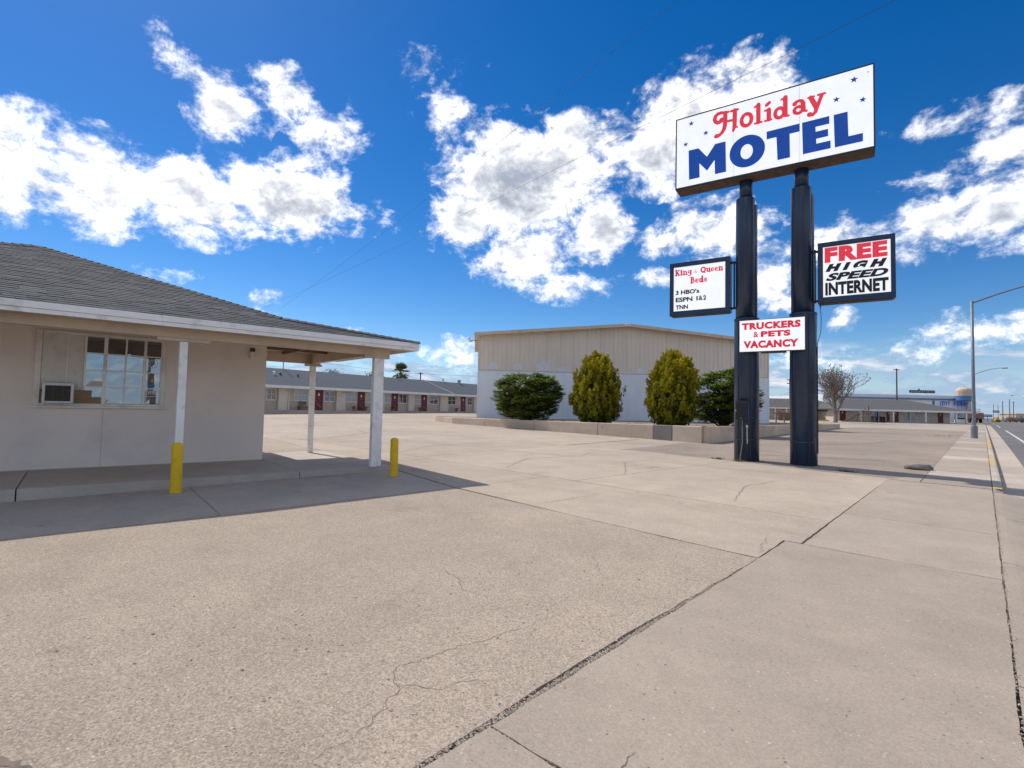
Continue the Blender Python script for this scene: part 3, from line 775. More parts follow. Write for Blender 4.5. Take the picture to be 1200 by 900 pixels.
# window group
WZ0, WZ1 = 1.45, 2.90
win = ob(MB().box(-.62, -.53, YW - .05, YW - .004, WZ0, WZ1, .004).box(1.375, 1.44, YW - .05, YW - .004, WZ0, WZ1, .004).box(-.528, 1.373, YW - .05, YW - .004, WZ1 - .06, WZ1, .004).box(-.66, 1.46, YW - .085, YW - .004, WZ0 - .045, WZ0 - .002, .005).box(-.528, 1.373, YW - .05, YW - .004, WZ0, WZ0 + .045, .003), 'window', 'frame_cream')
bp_ = ob(MB().box(-.526, -.165, YW - .022, YW - .004, 1.90, WZ1 - .062).box(-.155, .09, YW - .022, YW - .004, 1.90, WZ1 - .062), 'board_panel', 'off_white', win)
ob(MB().box(-.168, -.150, YW - .034, YW - .023, 1.90, WZ1 - .064), 'batten', 'white_wood', win)
ob(MB().box(.015, .09, YW - .022, YW - .005, 1.5, 1.898), 'board_panel', 'off_white', win)
vm = [(.094, .13), (.395, .455), (.742, .772), (1.055, 1.105), (1.355, 1.372)]
for a, b_ in vm: ob(MB().box(a, b_, YW - .046, YW - .005, WZ0 + .047, WZ1 - .063, .003), 'mullion', 'white_wood', win)
cols_ = [(.13, .395), (.455, .742), (.772, 1.055), (1.105, 1.355)]; zr = fr(WZ0 + .047, WZ1 - .063, 4)
rt = random.Random(2)
for ci, (a, b_) in enumerate(cols_):
    for k in range(4):
        z0, z1 = zr[k], zr[k + 1]
        if k < 3: ob(MB().box(a, b_, YW - .036, YW - .006, z1 - .011, z1 + .011), 'glazing_bar', 'white_wood', win)
        tz = rt.uniform(-.003, .003); tx = rt.uniform(-.002, .002)
        ob(MB().add([(a, YW - .014 + tx, z0 + .008), (b_, YW - .014 - tx, z0 + .008), (b_, YW - .014 + tz, z1 - .008), (a, YW - .014 + tz, z1 - .008)], [(0, 1, 2, 3)]), 'pane', 'pane_glass', win)
ob(MB().box(-.01, .39, YW - .05, YW - .047, 1.497, 1.63).box(-.01, .24, YW - .0505, YW - .0475, 1.632, 1.76), 'cardboard_panel', 'cardboard', win)
ob(MB().box(-.527, -.475, YW - .03, YW - .012, 1.497, 1.76), 'cardboard_panel', 'cardboard', win)
# stickers on the right panes: a round badge and a card-sign outline
st_ = MB()
for i in range(24):
    a0, a1 = 2 * pi * i / 24, 2 * pi * (i + 1) / 24
    for r0, r1 in ((.075, .088), (.045, .052)):
        st_.add([(1.22 + r * cos(a), YW - .0195, 2.36 + r * sin(a)) for a, r in ((a0, r0), (a1, r0), (a1, r1), (a0, r1))], [(0, 1, 2, 3)])
st_.box(1.135, 1.30, YW - .0195, YW - .018, 1.83, 1.842).box(1.135, 1.30, YW - .0195, YW - .018, 1.66, 1.672).box(1.135, 1.147, YW - .0195, YW - .018, 1.673, 1.829).box(1.29, 1.30, YW - .0195, YW - .018, 1.673, 1.829)
for k in range(4): st_.box(1.16 + k * .034, 1.182 + k * .034, YW - .0195, YW - .018, 1.72, 1.79)
ob(st_, 'sticker', 'sticker_white', win, kind='stuff')
ob(MB().add([(1.22 + .05 * cos(2 * pi * i / 16), YW - .0192, 1.90 + .045 * sin(2 * pi * i / 16)) for i in range(16)], [list(range(16))]), 'sticker', 'sticker_blue', win)
ob(MB().box(1.205, 1.235, YW - .0195, YW - .018, 1.98, 2.04), 'sticker', 'yellow_paint', win)

# window air conditioner
ac = tag(empty('air_conditioner', (*EN(-.25, -(YW - .2)), 1.497), rad(83)), 'white window air conditioner sticking out beside the cardboard', 'air conditioner')
AO = (-.25, YW - .2, 1.497)
def acb(mb, n, mt, p=None): return mb.build(n, mt, p or ac, AO)
acb(MB().box(-.48, -.035, YW - .36, YW - .055, 1.50, 1.875, .008), 'casing', 'off_white')
fr_ = acb(MB().box(-.48, -.44, YW - .385, YW - .362, 1.50, 1.875, .005).box(-.075, -.035, YW - .385, YW - .362, 1.50, 1.875, .005).box(-.438, -.077, YW - .385, YW - .362, 1.50, 1.535, .004).box(-.438, -.077, YW - .385, YW - .362, 1.83, 1.875, .004), 'front_frame', 'white_paint')
acb(MB().box(-.437, -.078, YW - .364, YW - .3605, 1.537, 1.828), 'back_panel', 'rubber')
for z in fr(1.545, 1.815, 14): acb(MB().box(-.437, -.078, YW - .376, YW - .366, z, z + .010), 'louvre', 'ac_grille')
acb(MB().box(-.19, -.182, YW - .379, YW - .377, 1.537, 1.828).box(-.33, -.322, YW - .379, YW - .377, 1.537, 1.828), 'grille_rib', 'ac_grille')

# wall lamp
wlm = tag(empty('wall_lamp', (*EN(3.14, -(YW)), 2.72), rad(83)), 'small black and white wall lamp near the office corner', 'lamp')
WO = (3.14, YW, 2.72)
def wb(mb, n, mt): return mb.build(n, mt, wlm, WO)
wb(MB().box(3.09, 3.19, YW - .09, YW - .003, 2.79, 2.87, .01), 'lamp_cap', 'dark_metal')
wb(MB().box(3.085, 3.195, YW - .10, YW - .003, 2.62, 2.788, .02), 'lamp_glass', 'frame_cream')

# porch walkway
porch = tag(empty('porch_walkway', (*EN(3.47, -13.25), 0), rad(83)), kind='structure')
PO = (3.47, 13.25, 0)
for a, b_, ja in ((-8, -2.6, 1), (-2.6, -.62, 1), (-.61, 3.5, 1), (3.51, 5.56, 1)):
    y1 = YW - .002 if b_ < 3.6 else 15.05
    mb = MB(); pts = ragged([(a + .004, 10.655), (b_ - .004, 10.655), (b_ - .004, y1), (a + .004, y1)], .005, .2, seed=int(a * 7) + 60)
    top = [(x, y, .22) for x, y in pts]
    mb.prism(pts, -.1, .22)
    bm = None
    mb.build('porch_slab', 'concrete_porch', porch, PO)


# bollards
def bollard(e, n, h, label, lean=0):
    x, y = EN(e, n); z = H(x, y)
    o = tag(empty('bollard', (x, y, z)), label, 'bollard', 'yellow bollards by the porch')
    b1 = MB().lathe([(.082, -.05), (.085, .02), (.083, h * .5), (.084, h - .05), (.077, h - .02), (.055, h - .002), (.02, h + .008), (0.001, h + .01)], 20).build('pipe', 'yellow_paint', o, smooth=True)
    b1.rotation_euler = (lean, lean * .6, rad(20 * e))
    mb = MB().lathe([(.14, -.02), (.135, .006), (.10, .012), (.088, .013)], 14); mb.build('footing', 'concrete_walk', o)
    return o


bollard(1.33, -10.10, .83, 'yellow bollard in front of the white post below the window', .004)
bollard(5.15, -9.82, .80, 'yellow bollard beyond the porch corner post', -.004)

# ------------------------------------------------------------------ motel sign (frame: x along the panels, y away from the viewer)
SC = (-4.488, 16.247); SANG = rad(9)
sign = tag(empty('motel_sign', (*SC, H(*SC)), SANG), 'tall motel sign with white lettered cabinets on two navy blue poles', 'sign')
SO = (0, 0, H(*SC))
def sb(mb, n, mt, p=None, **k): return mb.build(n, mt, p or sign, SO, **k)


def pole(cx, zc, ztop):
    p = sb(MB().lathe([(.265, zc - .5), (.265, ztop - .62), (.262, ztop - .60)], 28, (cx - .035, -.04, 0)), 'pole', 'post_blue', smooth=True)
    sb(MB().lathe([(.20, zc - .5), (.20, ztop - .80)], 20, (cx + .085, .10, 0)), 'back_pipe', 'post_blue', p, smooth=True)
    sb(MB().lathe([(.185, ztop - .6), (.185, ztop + .05)], 20, (cx - .02, -.02, 0)), 'neck', 'post_blue', p, smooth=True)
    sb(MB().lathe([(.345, -.1), (.345, zc - .02), (.338, zc), (.30, zc)], 32, (cx, 0, 0)), 'sleeve', 'post_blue', p, smooth=True)
    sb(MB().lathe([(.353, zc - .05), (.353, zc + .006), (.25, zc + .008)], 32, (cx, 0, 0)), 'collar', 'cabinet_navy', p)
    # welded seams of the sleeve
    sb(MB().box(cx + .145, cx + .165, -.325, -.305, .3, zc - .1), 'seam', 'cabinet_dark', p)
    sb(MB().box(cx - .19, cx - .18, -.305, -.29, .3, zc - .1), 'seam', 'cabinet_navy', p)
    for zz in fr(.8, zc - .4, 5): sb(MB().lathe([(.347, 0), (.348, .01), (.347, .02)], 32, (cx, 0, zz)), 'weld_ring', 'post_blue', p)
    for sx in (-1, 1):
        for sy in (-1, 1):
            if False: pass
    return p


P1 = pole(-.752, 4.43, 8.72); P2 = pole(.738, 4.47, 8.72)
# main cabinet
Y0 = -.45; X0, X1, Z0, Z1 = -2.79, 2.455, 8.715, 11.005; YBK = .13
cab = sb(MB().box(X0 + .012, X1 - .012, Y0 + .03, YBK, Z0 + .012, Z1 - .012), 'main_cabinet', 'cabinet_dark')
sb(MB().box(X0, X1, Y0 - .012, YBK + .012, Z1 - .02, Z1 + .012).box(X0 - .004, X0 + .03, Y0 - .010, YBK + .01, Z0, Z1 - .022).box(X1 - .03, X1 + .004, Y0 - .010, YBK + .01, Z0, Z1 - .022), 'cabinet_edge', 'cabinet_dark', cab)
sb(MB().box(X0, X1, Y0 - .008, YBK + .012, Z0 - .03, Z0 + .008), 'cabinet_underside', 'cabinet_rust', cab)
sb(MB().box(X0, X1, Y0 - .014, Y0 - .009, Z0 - .028, Z0 + .03), 'cabinet_edge', 'cabinet_dark', cab)
for xx in (-1.3, .1, 1.4): sb(MB().box(xx, xx + .02, Y0 - .004, YBK, Z0 - .038, Z0 - .031), 'seam', 'cabinet_dark', cab)
for zz in fr(8.9, 10.8, 4): sb(MB().box(X1 + .005, X1 + .02, -.3, .05, zz, zz + .03), 'side_rib', 'grey_metal', cab)
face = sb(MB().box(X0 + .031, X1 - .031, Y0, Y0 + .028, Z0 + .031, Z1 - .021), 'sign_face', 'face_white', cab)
for xx in (-1.05, .70): sb(MB().box(xx, xx + .008, Y0 - .0015, Y0 + .001, Z0 + .035, Z1 - .025), 'face_seam', 'off_white', cab)
FY = Y0 - .003
LT = {'M': [(-2.386, 9.892), (-2.082, 9.892), (-1.823, 9.55), (-1.581, 9.892), (-1.279, 9.892), (-1.262, 8.94), (-1.584, 8.94), (-1.596, 9.394), (-1.821, 9.108), (-2.052, 9.401), (-2.043, 8.945), (-2.365, 8.945)],
      'T': [(-.146, 9.868), (.703, 9.868), (.708, 9.638), (.452, 9.638), (.461, 8.944), (.140, 8.944), (.114, 9.638), (-.142, 9.638)],
      'E': [(.765, 9.867), (1.425, 9.867), (1.425, 9.653), (1.093, 9.653), (1.098, 9.512), (1.392, 9.512), (1.395, 9.308), (1.108, 9.308), (1.112, 9.166), (1.449, 9.166), (1.452, 8.948), (.784, 8.948)],
      'L': [(1.527, 9.862), (1.848, 9.862), (1.863, 9.168), (2.188, 9.168), (2.188, 8.942), (1.548, 8.942)]}


def poly_letter(pts, y, th=.006):
    """solid outline letter with triangulated front"""
    fs = [list(t) for t in tessellate_polygon([[Vector((x, z, 0)) for x, z in pts]])]; n = len(pts)
    mb = MB(); front = [(x, y - th, z) for x, z in pts]; back = [(x, y, z) for x, z in pts]
    return mb.add(front + back, fs + [(i, (i + 1) % n, n + (i + 1) % n, n + i) for i in range(n)])


for k in 'MTEL': sb(poly_letter(LT[k], FY), 'letter', 'ink_blue', cab)
ol = MB(); N_ = 40; oc = arc(-.675, 9.428, .489, .486, 0, 360, N_)[:-1]; ic = arc(-.684, 9.413, .17, .226, 0, 360, N_)[:-1]
ol.add([(x, FY - .006, z) for x, z in oc] + [(x, FY - .006, z) for x, z in ic] + [(x, FY, z) for x, z in oc], [(i, (i + 1) % N_, N_ + (i + 1) % N_, N_ + i) for i in range(N_)] + [(i, (i + 1) % N_, 2 * N_ + (i + 1) % N_, 2 * N_ + i) for i in range(N_)])
sb(ol, 'letter', 'ink_blue', cab)
w9 = .098
HOL = {'H': [([(-1.40, 10.60), (-1.44, 10.555), (-1.51, 10.545), (-1.575, 10.59), (-1.60, 10.68), (-1.575, 10.77), (-1.50, 10.825), (-1.40, 10.83), (-1.30, 10.80), (-1.20, 10.80)], [.13, .11, w9, w9, w9, w9, w9, .085, .07, .06]),
             ([(-1.288, 10.80), (-1.29, 10.6), (-1.297, 10.42), (-1.325, 10.29), (-1.39, 10.19), (-1.47, 10.135), (-1.545, 10.13)], [.10, .105, .105, .10, .09, .09, .12]),
             ([(-1.27, 10.515), (-1.02, 10.50)], .065), ([(-1.015, 10.79), (-1.02, 10.5), (-1.025, 10.30), (-1.06, 10.16)], [.105, .105, .10, .06]), ([(-1.12, 10.795), (-.935, 10.795)], .065), ([(-1.02, 10.28), (-.95, 10.25)], .05)],
       'o': [(arc(-.69, 10.395, .138, .183, 0, 360, 22), .092)],
       'l': [([(-.365, 10.76), (-.365, 10.22)], .10), ([(-.46, 10.715), (-.365, 10.75)], .055), ([(-.455, 10.208), (-.28, 10.208)], .055)],
       'i': [([(-.085, 10.52), (-.085, 10.22)], .10), ([(-.185, 10.515), (-.085, 10.525)], .055), ([(-.185, 10.206), (-.02, 10.206)], .055), ([(-.145, 10.675), (-.075, 10.725)], .085)],
       'd': [(arc(.195, 10.335, .115, .145, 0, 360, 20), .085), ([(.345, 10.755), (.345, 10.23)], .10), ([(.25, 10.715), (.345, 10.75)], .055), ([(.34, 10.20), (.425, 10.185)], .055)],
       'a': [([(.585, 10.475), (.63, 10.525), (.70, 10.54), (.76, 10.515), (.792, 10.44), (.80, 10.25)], [.11, .08, .075, .085, .10, .10]), (arc(.675, 10.275, .105, .095, 0, 360, 18), .078), ([(.80, 10.22), (.875, 10.19)], .06)],
       'y': [([(.985, 10.535), (1.12, 10.205)], .105), ([(1.255, 10.54), (1.125, 10.19), (1.09, 10.08), (1.035, 10.03), (.955, 10.055)], [.08, .085, .085, .085, .12]), ([(.925, 10.545), (1.055, 10.545)], .055), ([(1.165, 10.555), (1.325, 10.555)], .055)]}
for ch in 'Holiday':
    mb = MB()
    for i, (p, wd) in enumerate(HOL[ch]): mb.stroke(p, [t * 1.22 for t in wd] if isinstance(wd, list) else wd * 1.22, FY + .0015 + i * .0004, .0075)
    sb(mb, 'letter', 'ink_red', cab)
for (cx, cz, s_) in ((-2.307, 10.757, .085), (-1.86, 10.325, .085), (-2.477, 10.121, .08), (2.001, 10.707, .095), (1.593, 10.282, .085), (2.193, 10.086, .085), (2.319, 10.808, .022)):
    pts = [(cx + s_ * (1 if i % 2 == 0 else .42) * sin(pi * i / 5 + .12), cz + s_ * (1 if i % 2 == 0 else .42) * cos(pi * i / 5 + .12)) for i in range(10)]
    sb(poly_letter(pts, FY), 'star', 'ink_blue', cab)


def side_cabinet(name, x0, x1, z0, z1, px0, px1, pz0, pz1, y0=-.25, y1=.10):
    fr_w = .004
    c = sb(MB().box(x0, x1, y0 + .04, y1, z0, z1, .012), name, 'cabinet_navy')
    mb = MB(); yb = y0 + .038
    mb.box(x0 - .004, px0, y0, yb, z0 - .004, z1 + .004, .006).box(px1, x1 + .004, y0, yb, z0 - .004, z1 + .004, .006)
    mb.box(px0 + .001, px1 - .001, y0 + .002, yb, pz1, z1 + .003, .006).box(px0 + .001, px1 - .001, y0 + .002, yb, z0 - .003, pz0, .006)
    sb(mb, 'cabinet_frame', 'cabinet_navy', c)
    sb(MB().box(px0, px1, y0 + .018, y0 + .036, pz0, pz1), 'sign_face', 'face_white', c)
    sb(MB().box(x0 + .05, x1 - .05, y0 + .06, y1 - .03, z0 - .02, z0 - .001), 'cabinet_underside', 'cabinet_rust', c)
    return c


kc = side_cabinet('room_cabinet', -3.01, -1.185, 4.665, 6.375, -2.885, -1.32, 4.81, 6.232)
KY = -.25 + .016


# a small slab-serif alphabet drawn with strokes (unit height, x widths in the same unit)
def ser(x, z, w_=.17): return [(x - w_, z), (x + w_, z)]


GL = {'K': (.82, [([(.2, 0), (.2, 1)], .2), (ser(.2, .97), .1), (ser(.2, .03), .1), ([(.65, .95), (.28, .47)], .12), ([(.34, .55), (.64, .04)], .2), (ser(.64, .97, .14), .09), (ser(.66, .03, .14), .1)]),
      'i': (.40, [([(.2, .04), (.2, .66)], .2), (ser(.2, .03, .17), .1), ([(.05, .64), (.2, .66)], .1), ([(.19, .88), (.21, .89)], .2)]),
      'n': (.74, [([(.18, .04), (.18, .64)], .2), (ser(.18, .03, .15), .1), ([(.04, .64), (.18, .66)], .1), ([(.2, .52), (.32, .64), (.46, .64), (.54, .5), (.54, .04)], [.1, .1, .13, .18, .2]), (ser(.56, .03, .15), .1)]),
      'g': (.62, [(arc(.28, .42, .18, .2, 0, 360, 16), .13), ([(.5, .62), (.5, .02), (.42, -.2), (.25, -.24), (.1, -.16)], [.18, .18, .13, .1, .14]), ([(.5, .62), (.6, .64)], .1)]),
      'Q': (.92, [(arc(.45, .5, .32, .42, 0, 360, 24), .2), ([(.45, .2), (.62, .02), (.8, -.1)], [.1, .15, .1])]),
      'u': (.74, [([(.18, .62), (.18, .2), (.28, .06), (.42, .06), (.54, .2)], [.2, .19, .14, .1, .1]), ([(.54, .64), (.54, .04)], .2), ([(.04, .64), (.18, .64)], .1), ([(.4, .64), (.54, .64)], .1), ([(.54, .03), (.68, .03)], .1)]),
      'e': (.62, [([(.14, .36), (.48, .36), (.47, .52), (.38, .63), (.26, .63), (.14, .52), (.11, .34), (.15, .15), (.28, .06), (.42, .07), (.52, .16)], [.08, .1, .15, .1, .1, .16, .18, .17, .11, .1, .08])]),
      'B': (.76, [([(.2, 0), (.2, 1)], .2), (ser(.16, .97, .12), .1), (ser(.16, .03, .12), .1), ([(.2, .95), (.4, .95), (.52, .86), (.52, .66), (.4, .55), (.2, .53)], [.1, .1, .16, .16, .1, .08]), ([(.2, .53), (.45, .52), (.58, .42), (.58, .2), (.46, .06), (.2, .05)], [.08, .1, .18, .18, .1, .1])]),
      'd': (.72, [(arc(.28, .33, .17, .27, 0, 360, 18), .16), ([(.52, .98), (.52, .05)], .2), ([(.38, .96), (.52, .97)], .1), ([(.52, .03), (.66, .03)], .1)]),
      's': (.55, [([(.44, .5), (.36, .62), (.2, .62), (.12, .5), (.2, .38), (.36, .3), (.43, .18), (.34, .06), (.18, .06), (.08, .2)], [.14, .1, .1, .16, .16, .16, .16, .1, .1, .14])]),
      '&': (.80, [([(.7, .42), (.5, .1), (.3, .04), (.14, .12), (.16, .3), (.36, .5), (.48, .7), (.42, .86), (.28, .86), (.24, .7), (.4, .4), (.66, .04)], .055)])}


def stroke_word(wd, x0, x1, z0, hgt, y, parent, mat):
    W_ = sum(GL[c][0] if c != ' ' else .42 for c in wd); sx = (x1 - x0) / W_; x = x0; mb = MB(); k = 0
    for c in wd:
        if c == ' ': x += .42 * sx; continue
        for p, ww in GL[c][1]:
            q_ = [(x + a * sx, z0 + b_ * hgt) for a, b_ in p]; k += 1
            mb.stroke(q_, [t * hgt * 1.3 for t in ww] if isinstance(ww, list) else ww * hgt * 1.3, y + .0012 + (k % 5) * .0003, .006)
        x += GL[c][0] * sx
    sb(mb, 'lettering', mat, parent)


stroke_word('King', -2.85, -2.325, 5.965, .185, KY, kc, 'ink_crimson'); stroke_word('&', -2.285, -2.125, 5.98, .13, KY, kc, 'ink_crimson'); stroke_word('Queen', -2.055, -1.38, 5.97, .18, KY, kc, 'ink_crimson')
stroke_word('Beds', -2.365, -1.85, 5.672, .19, KY, kc, 'ink_crimson')
for s_, x0, x1, z0, z1 in (('3 HBO\u2019s', -2.82, -2.09, 5.338, 5.478), ('ESPN 1', -2.82, -2.135, 5.10, 5.245), ('2', -1.965, -1.88, 5.10, 5.245), ('TNN', -2.815, -2.433, 4.865, 5.0)):
    sb(text_mb(s_, x0, x1, z0, z1, KY - .004, .034), 'lettering', 'ink_black', kc)
sb(text_mb('&', -2.105, -1.985, 5.10, 5.245, KY - .004, .015), 'lettering', 'ink_black', kc)
fc = side_cabinet('internet_cabinet', 1.12, 2.865, 4.695, 6.39, 1.245, 2.765, 4.852, 6.256)
for s_, x0, x1, z0, z1, bo, sh, mt in (('FREE', 1.285, 2.70, 5.812, 6.235, .062, 0, 'ink_red'), ('H I G H', 1.30, 2.692, 5.552, 5.766, .082, .32, 'ink_black'), ('SPEED', 1.31, 2.715, 5.295, 5.505, .05, .30, 'ink_black'), ('INTERNET', 1.295, 2.715, 4.896, 5.248, .05, 0, 'ink_black')):
    sb(text_mb(s_, x0, x1, z0, z1, KY - .004, bo, sh, sp=1.12 if s_ == 'FREE' else 1.04), 'lettering', mt, fc)
tcab = sb(MB().box(-.862, .822, -.52, -.352, 3.378, 4.302), 'vacancy_panel', 'cabinet_dark')
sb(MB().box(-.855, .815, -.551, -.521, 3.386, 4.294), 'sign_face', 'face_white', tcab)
sb(MB().box(-.864, -.856, -.555, -.515, 3.376, 4.304).box(.816, .824, -.555, -.515, 3.376, 4.304).box(-.855, .815, -.555, -.515, 4.295, 4.306).box(-.855, .815, -.555, -.515, 3.374, 3.385), 'panel_edge', 'edge_rust', tcab)
for s_, x0, x1, z0, z1 in (('TRUCKERS', -.795, .718, 4.02, 4.225), ('PETS', -.29, .468, 3.79, 3.962), ('VACANCY', -.75, .666, 3.475, 3.695)):
    sb(text_mb(s_, x0, x1, z0, z1, -.5525, .062, sp=1.12), 'lettering', 'ink_crimson', tcab)
sb(text_mb('&', -.485, -.35, 3.79, 3.955, -.5525, .02), 'lettering', 'ink_crimson', tcab)
sb(MB().box(-.3, .35, -.5, -.36, 3.33, 3.37).tube([(.28, -.43, 3.37), (.3, -.43, 3.27)], .012, 6), 'panel_bracket', 'cabinet_rust', tcab)
# arms holding the side cabinets, drain stub and cable
for (xa, xb) in ((-1.19, -.95), (.98, 1.125)):
    for zz in (4.80, 6.22): sb(MB().box(xa, xb, -.05, .03, zz - .03, zz + .03, .004), 'arm', 'cabinet_dark')
sb(MB().box(-1.12, -1.075, -.06, .0, 4.78, 6.25, .004).box(-1.01, -.985, -.05, .0, 4.85, 6.2), 'arm_plate', 'cabinet_dark')
sb(MB().box(1.03, 1.065, -.06, .0, 4.74, 6.28, .004), 'arm_plate', 'cabinet_dark')
sb(MB().tube([(1.17, -.1, 4.70), (1.17, -.1, 4.60)], .018, 8), 'drain_stub', 'dark_metal')
sb(MB().tube([(1.17, -.1, 4.60), (1.19, -.1, 4.3), (1.18, -.12, 3.9), (1.10, -.1, 3.62), (1.085, -.08, 3.3), (1.09, -.05, 3.42)], .009, 6), 'cable', 'insulator')
sb(MB().tube([(1.09, -.04, 3.5), (1.092, -.04, .5)], .012, 6), 'conduit', 'insulator')
# meter box on the left pole
mbx = sb(MB().box(-.985, -.66, -.46, -.30, 1.38, 1.955, .015), 'meter_box', 'cabinet_dark')
sb(MB().box(-.962, -.70, -.472, -.461, 1.43, 1.86, .004), 'box_door', 'insulator', mbx)
sb(MB().box(-.655, -.61, -.44, -.30, 1.40, 1.94, .006), 'box_side', 'cabinet_navy', mbx)
sb(MB().lathe([(.014, 0), (.014, .012)], 8, (-.83, -.478, 1.445)).tube([(-.975, -.47, 1.66), (-.96, -.48, 1.66)], .012, 6), 'latch', 'off_white', mbx)
sb(MB().tube([(-.80, -.40, 1.38), (-.80, -.38, .75), (-.84, -.375, .45), (-.875, -.385, .17)], .016, 8), 'conduit', 'lamp_metal')
sb(MB().tube([(-.92, -.40, 1.38), (-.86, -.41, 1.27), (-.74, -.41, 1.25), (-.67, -.40, 1.32), (-.655, -.38, 1.40)], .012, 8), 'conduit', 'dark_metal')
sb(MB().lathe([(.025, 0), (.03, .03), (.02, .07)], 10, (-.68, -.39, 1.17)).tube([(-.68, -.385, 1.2), (-.675, -.36, .7)], .01, 6), 'conduit_cap', 'off_white')
sb(MB().lathe([(.014, 0), (.03, .008), (.014, .03)], 10, (1.085, -.12, .95)), 'bolt', 'lamp_metal')

# ------------------------------------------------------------------ warehouse
WL = S(-2.6, 39.0); WR = S(20.35, 40.6)
wdx, wdy = WR[0] - WL[0], WR[1] - WL[1]; WLEN = math.hypot(wdx, wdy); WA = math.atan2(wdy, wdx)
ware = tag(empty('warehouse', (*WL, .35), WA), 'low gabled metal warehouse, tan above and pale blue below, behind the evergreens', 'building')
WOF = (0, 0, .35)
def wb_(mb, n, mt, p=None, **k): return mb.build(n, mt, p or ware, WOF, **k)
EZ, PZ, DZ = 7.12, 8.15, 4.43; XP = WLEN * .5
def gz(x): return EZ + (PZ - EZ) * (1 - abs(x - XP) / XP)
core = MB()
prof = [(0.03, .30), (WLEN - .03, .30), (WLEN - .03, gz(WLEN) - .02), (XP, PZ - .02), (.03, gz(0) - .02)]
n = 5; core.add([(x, .04, z) for x, z in prof] + [(x, 12, z) for x, z in prof], [list(range(n)), list(range(2 * n - 1, n - 1, -1))] + [(i, n + i, n + (i + 1) % n, (i + 1) % n) for i in range(n)])
wb_(core, 'wall', 'sheet_tan')
npan = 22; pw = WLEN / npan
for i in range(npan):
    x0, x1 = i * pw + .004, (i + 1) * pw - .004
    pan = MB(); pan.add([(x0, 0, DZ + .01), (x1, 0, DZ + .01), (x1, 0, gz(x1)), (x0, 0, gz(x0)), (x0, .035, DZ + .01), (x1, .035, DZ + .01), (x1, .035, gz(x1)), (x0, .035, gz(x0))], [(0, 1, 2, 3), (0, 3, 7, 4), (1, 5, 6, 2), (0, 4, 5, 1), (3, 2, 6, 7)])
    for rx in (.0, .33, .66):
        a = x0 + .02 + rx * pw; pan.add([(a, -.001, DZ + .01), (a + .012, -.022, DZ + .01), (a + .045, -.022, DZ + .01), (a + .057, -.001, DZ + .01), (a, -.001, gz(a)), (a + .012, -.022, gz(a)), (a + .045, -.022, gz(a)), (a + .057, -.001, gz(a))], [(0, 1, 5, 4), (1, 2, 6, 5), (2, 3, 7, 6), (0, 3, 2, 1)])
    wb_(pan, 'wall_panel', 'sheet_tan')
npl = 14; pl = WLEN / npl
for i in range(npl):
    x0, x1 = i * pl + .003, (i + 1) * pl - .003
    pan = MB().box(x0, x1, -.03, .033, .30, DZ - .035)
    pan.box(x1 - .05, x1 - .02, -.045, -.031, .30, DZ - .04); [pan.box(x0 + q_, x0 + q_ + .03, -.044, -.031, .30, DZ - .04) for q_ in (.12, .40, .68, .96, 1.24)]
    wb_(pan, 'wall_panel', 'sheet_blue')
wb_(MB().box(-.01, WLEN + .01, -.06, .03, DZ - .033, DZ + .008), 'drip_rail', 'sheet_trim')
wb_(MB().box(-.05, .06, -.05, .1, .3, DZ - .036), 'corner_trim', 'sheet_blue'); wb_(MB().box(-.045, .06, -.045, .1, DZ + .01, EZ), 'corner_trim', 'sheet_tan')
wb_(MB().box(WLEN - .06, WLEN + .05, -.05, .1, .3, DZ - .036), 'corner_trim', 'sheet_blue'); wb_(MB().box(WLEN - .06, WLEN + .045, -.045, .1, DZ + .01, EZ), 'corner_trim', 'sheet_tan')
rf = MB()
for (xa, za, xb, zb) in ((-.35, EZ - .03, XP, PZ), (XP, PZ, WLEN + .35, EZ - .03)):
    rf.add([(xa, -.62, za + .02), (xb, -.62, zb + .02), (xb, 12.5, zb + .02), (xa, 12.5, za + .02), (xa, -.62, za + .09), (xb, -.62, zb + .09), (xb, 12.5, zb + .09), (xa, 12.5, za + .09)], [(0, 3, 2, 1), (4, 5, 6, 7), (0, 1, 5, 4), (1, 2, 6, 5), (2, 3, 7, 6), (3, 0, 4, 7)])
roofw = wb_(rf, 'roof', 'sheet_trim')
ft = MB()
for (xa, za, xb, zb) in ((-.37, EZ - .03, XP, PZ), (XP, PZ, WLEN + .37, EZ - .03)):
    ft.add([(xa, -.66, za - .12), (xb, -.66, zb - .12), (xb, -.66, zb + .12), (xa, -.66, za + .12), (xa, -.625, za - .12), (xb, -.625, zb - .12), (xb, -.625, zb + .12), (xa, -.625, za + .12)], [(0, 1, 2, 3), (7, 6, 5, 4), (0, 4, 5, 1), (3, 2, 6, 7), (0, 3, 7, 4), (1, 5, 6, 2)])
wb_(ft, 'gable_trim', 'sheet_trim', roofw)
wb_(MB().box(XP - .35, XP + .1, -.80, -.67, PZ - .12, PZ + .08, .02), 'peak_light', 'off_white')
for xx in (1.2, 2.6, 9.5, 13): wb_(MB().box(xx, xx + .12, -.3, -.1, gz(xx) + .11, gz(xx) + .19), 'roof_cleat', 'dark_metal', roofw)
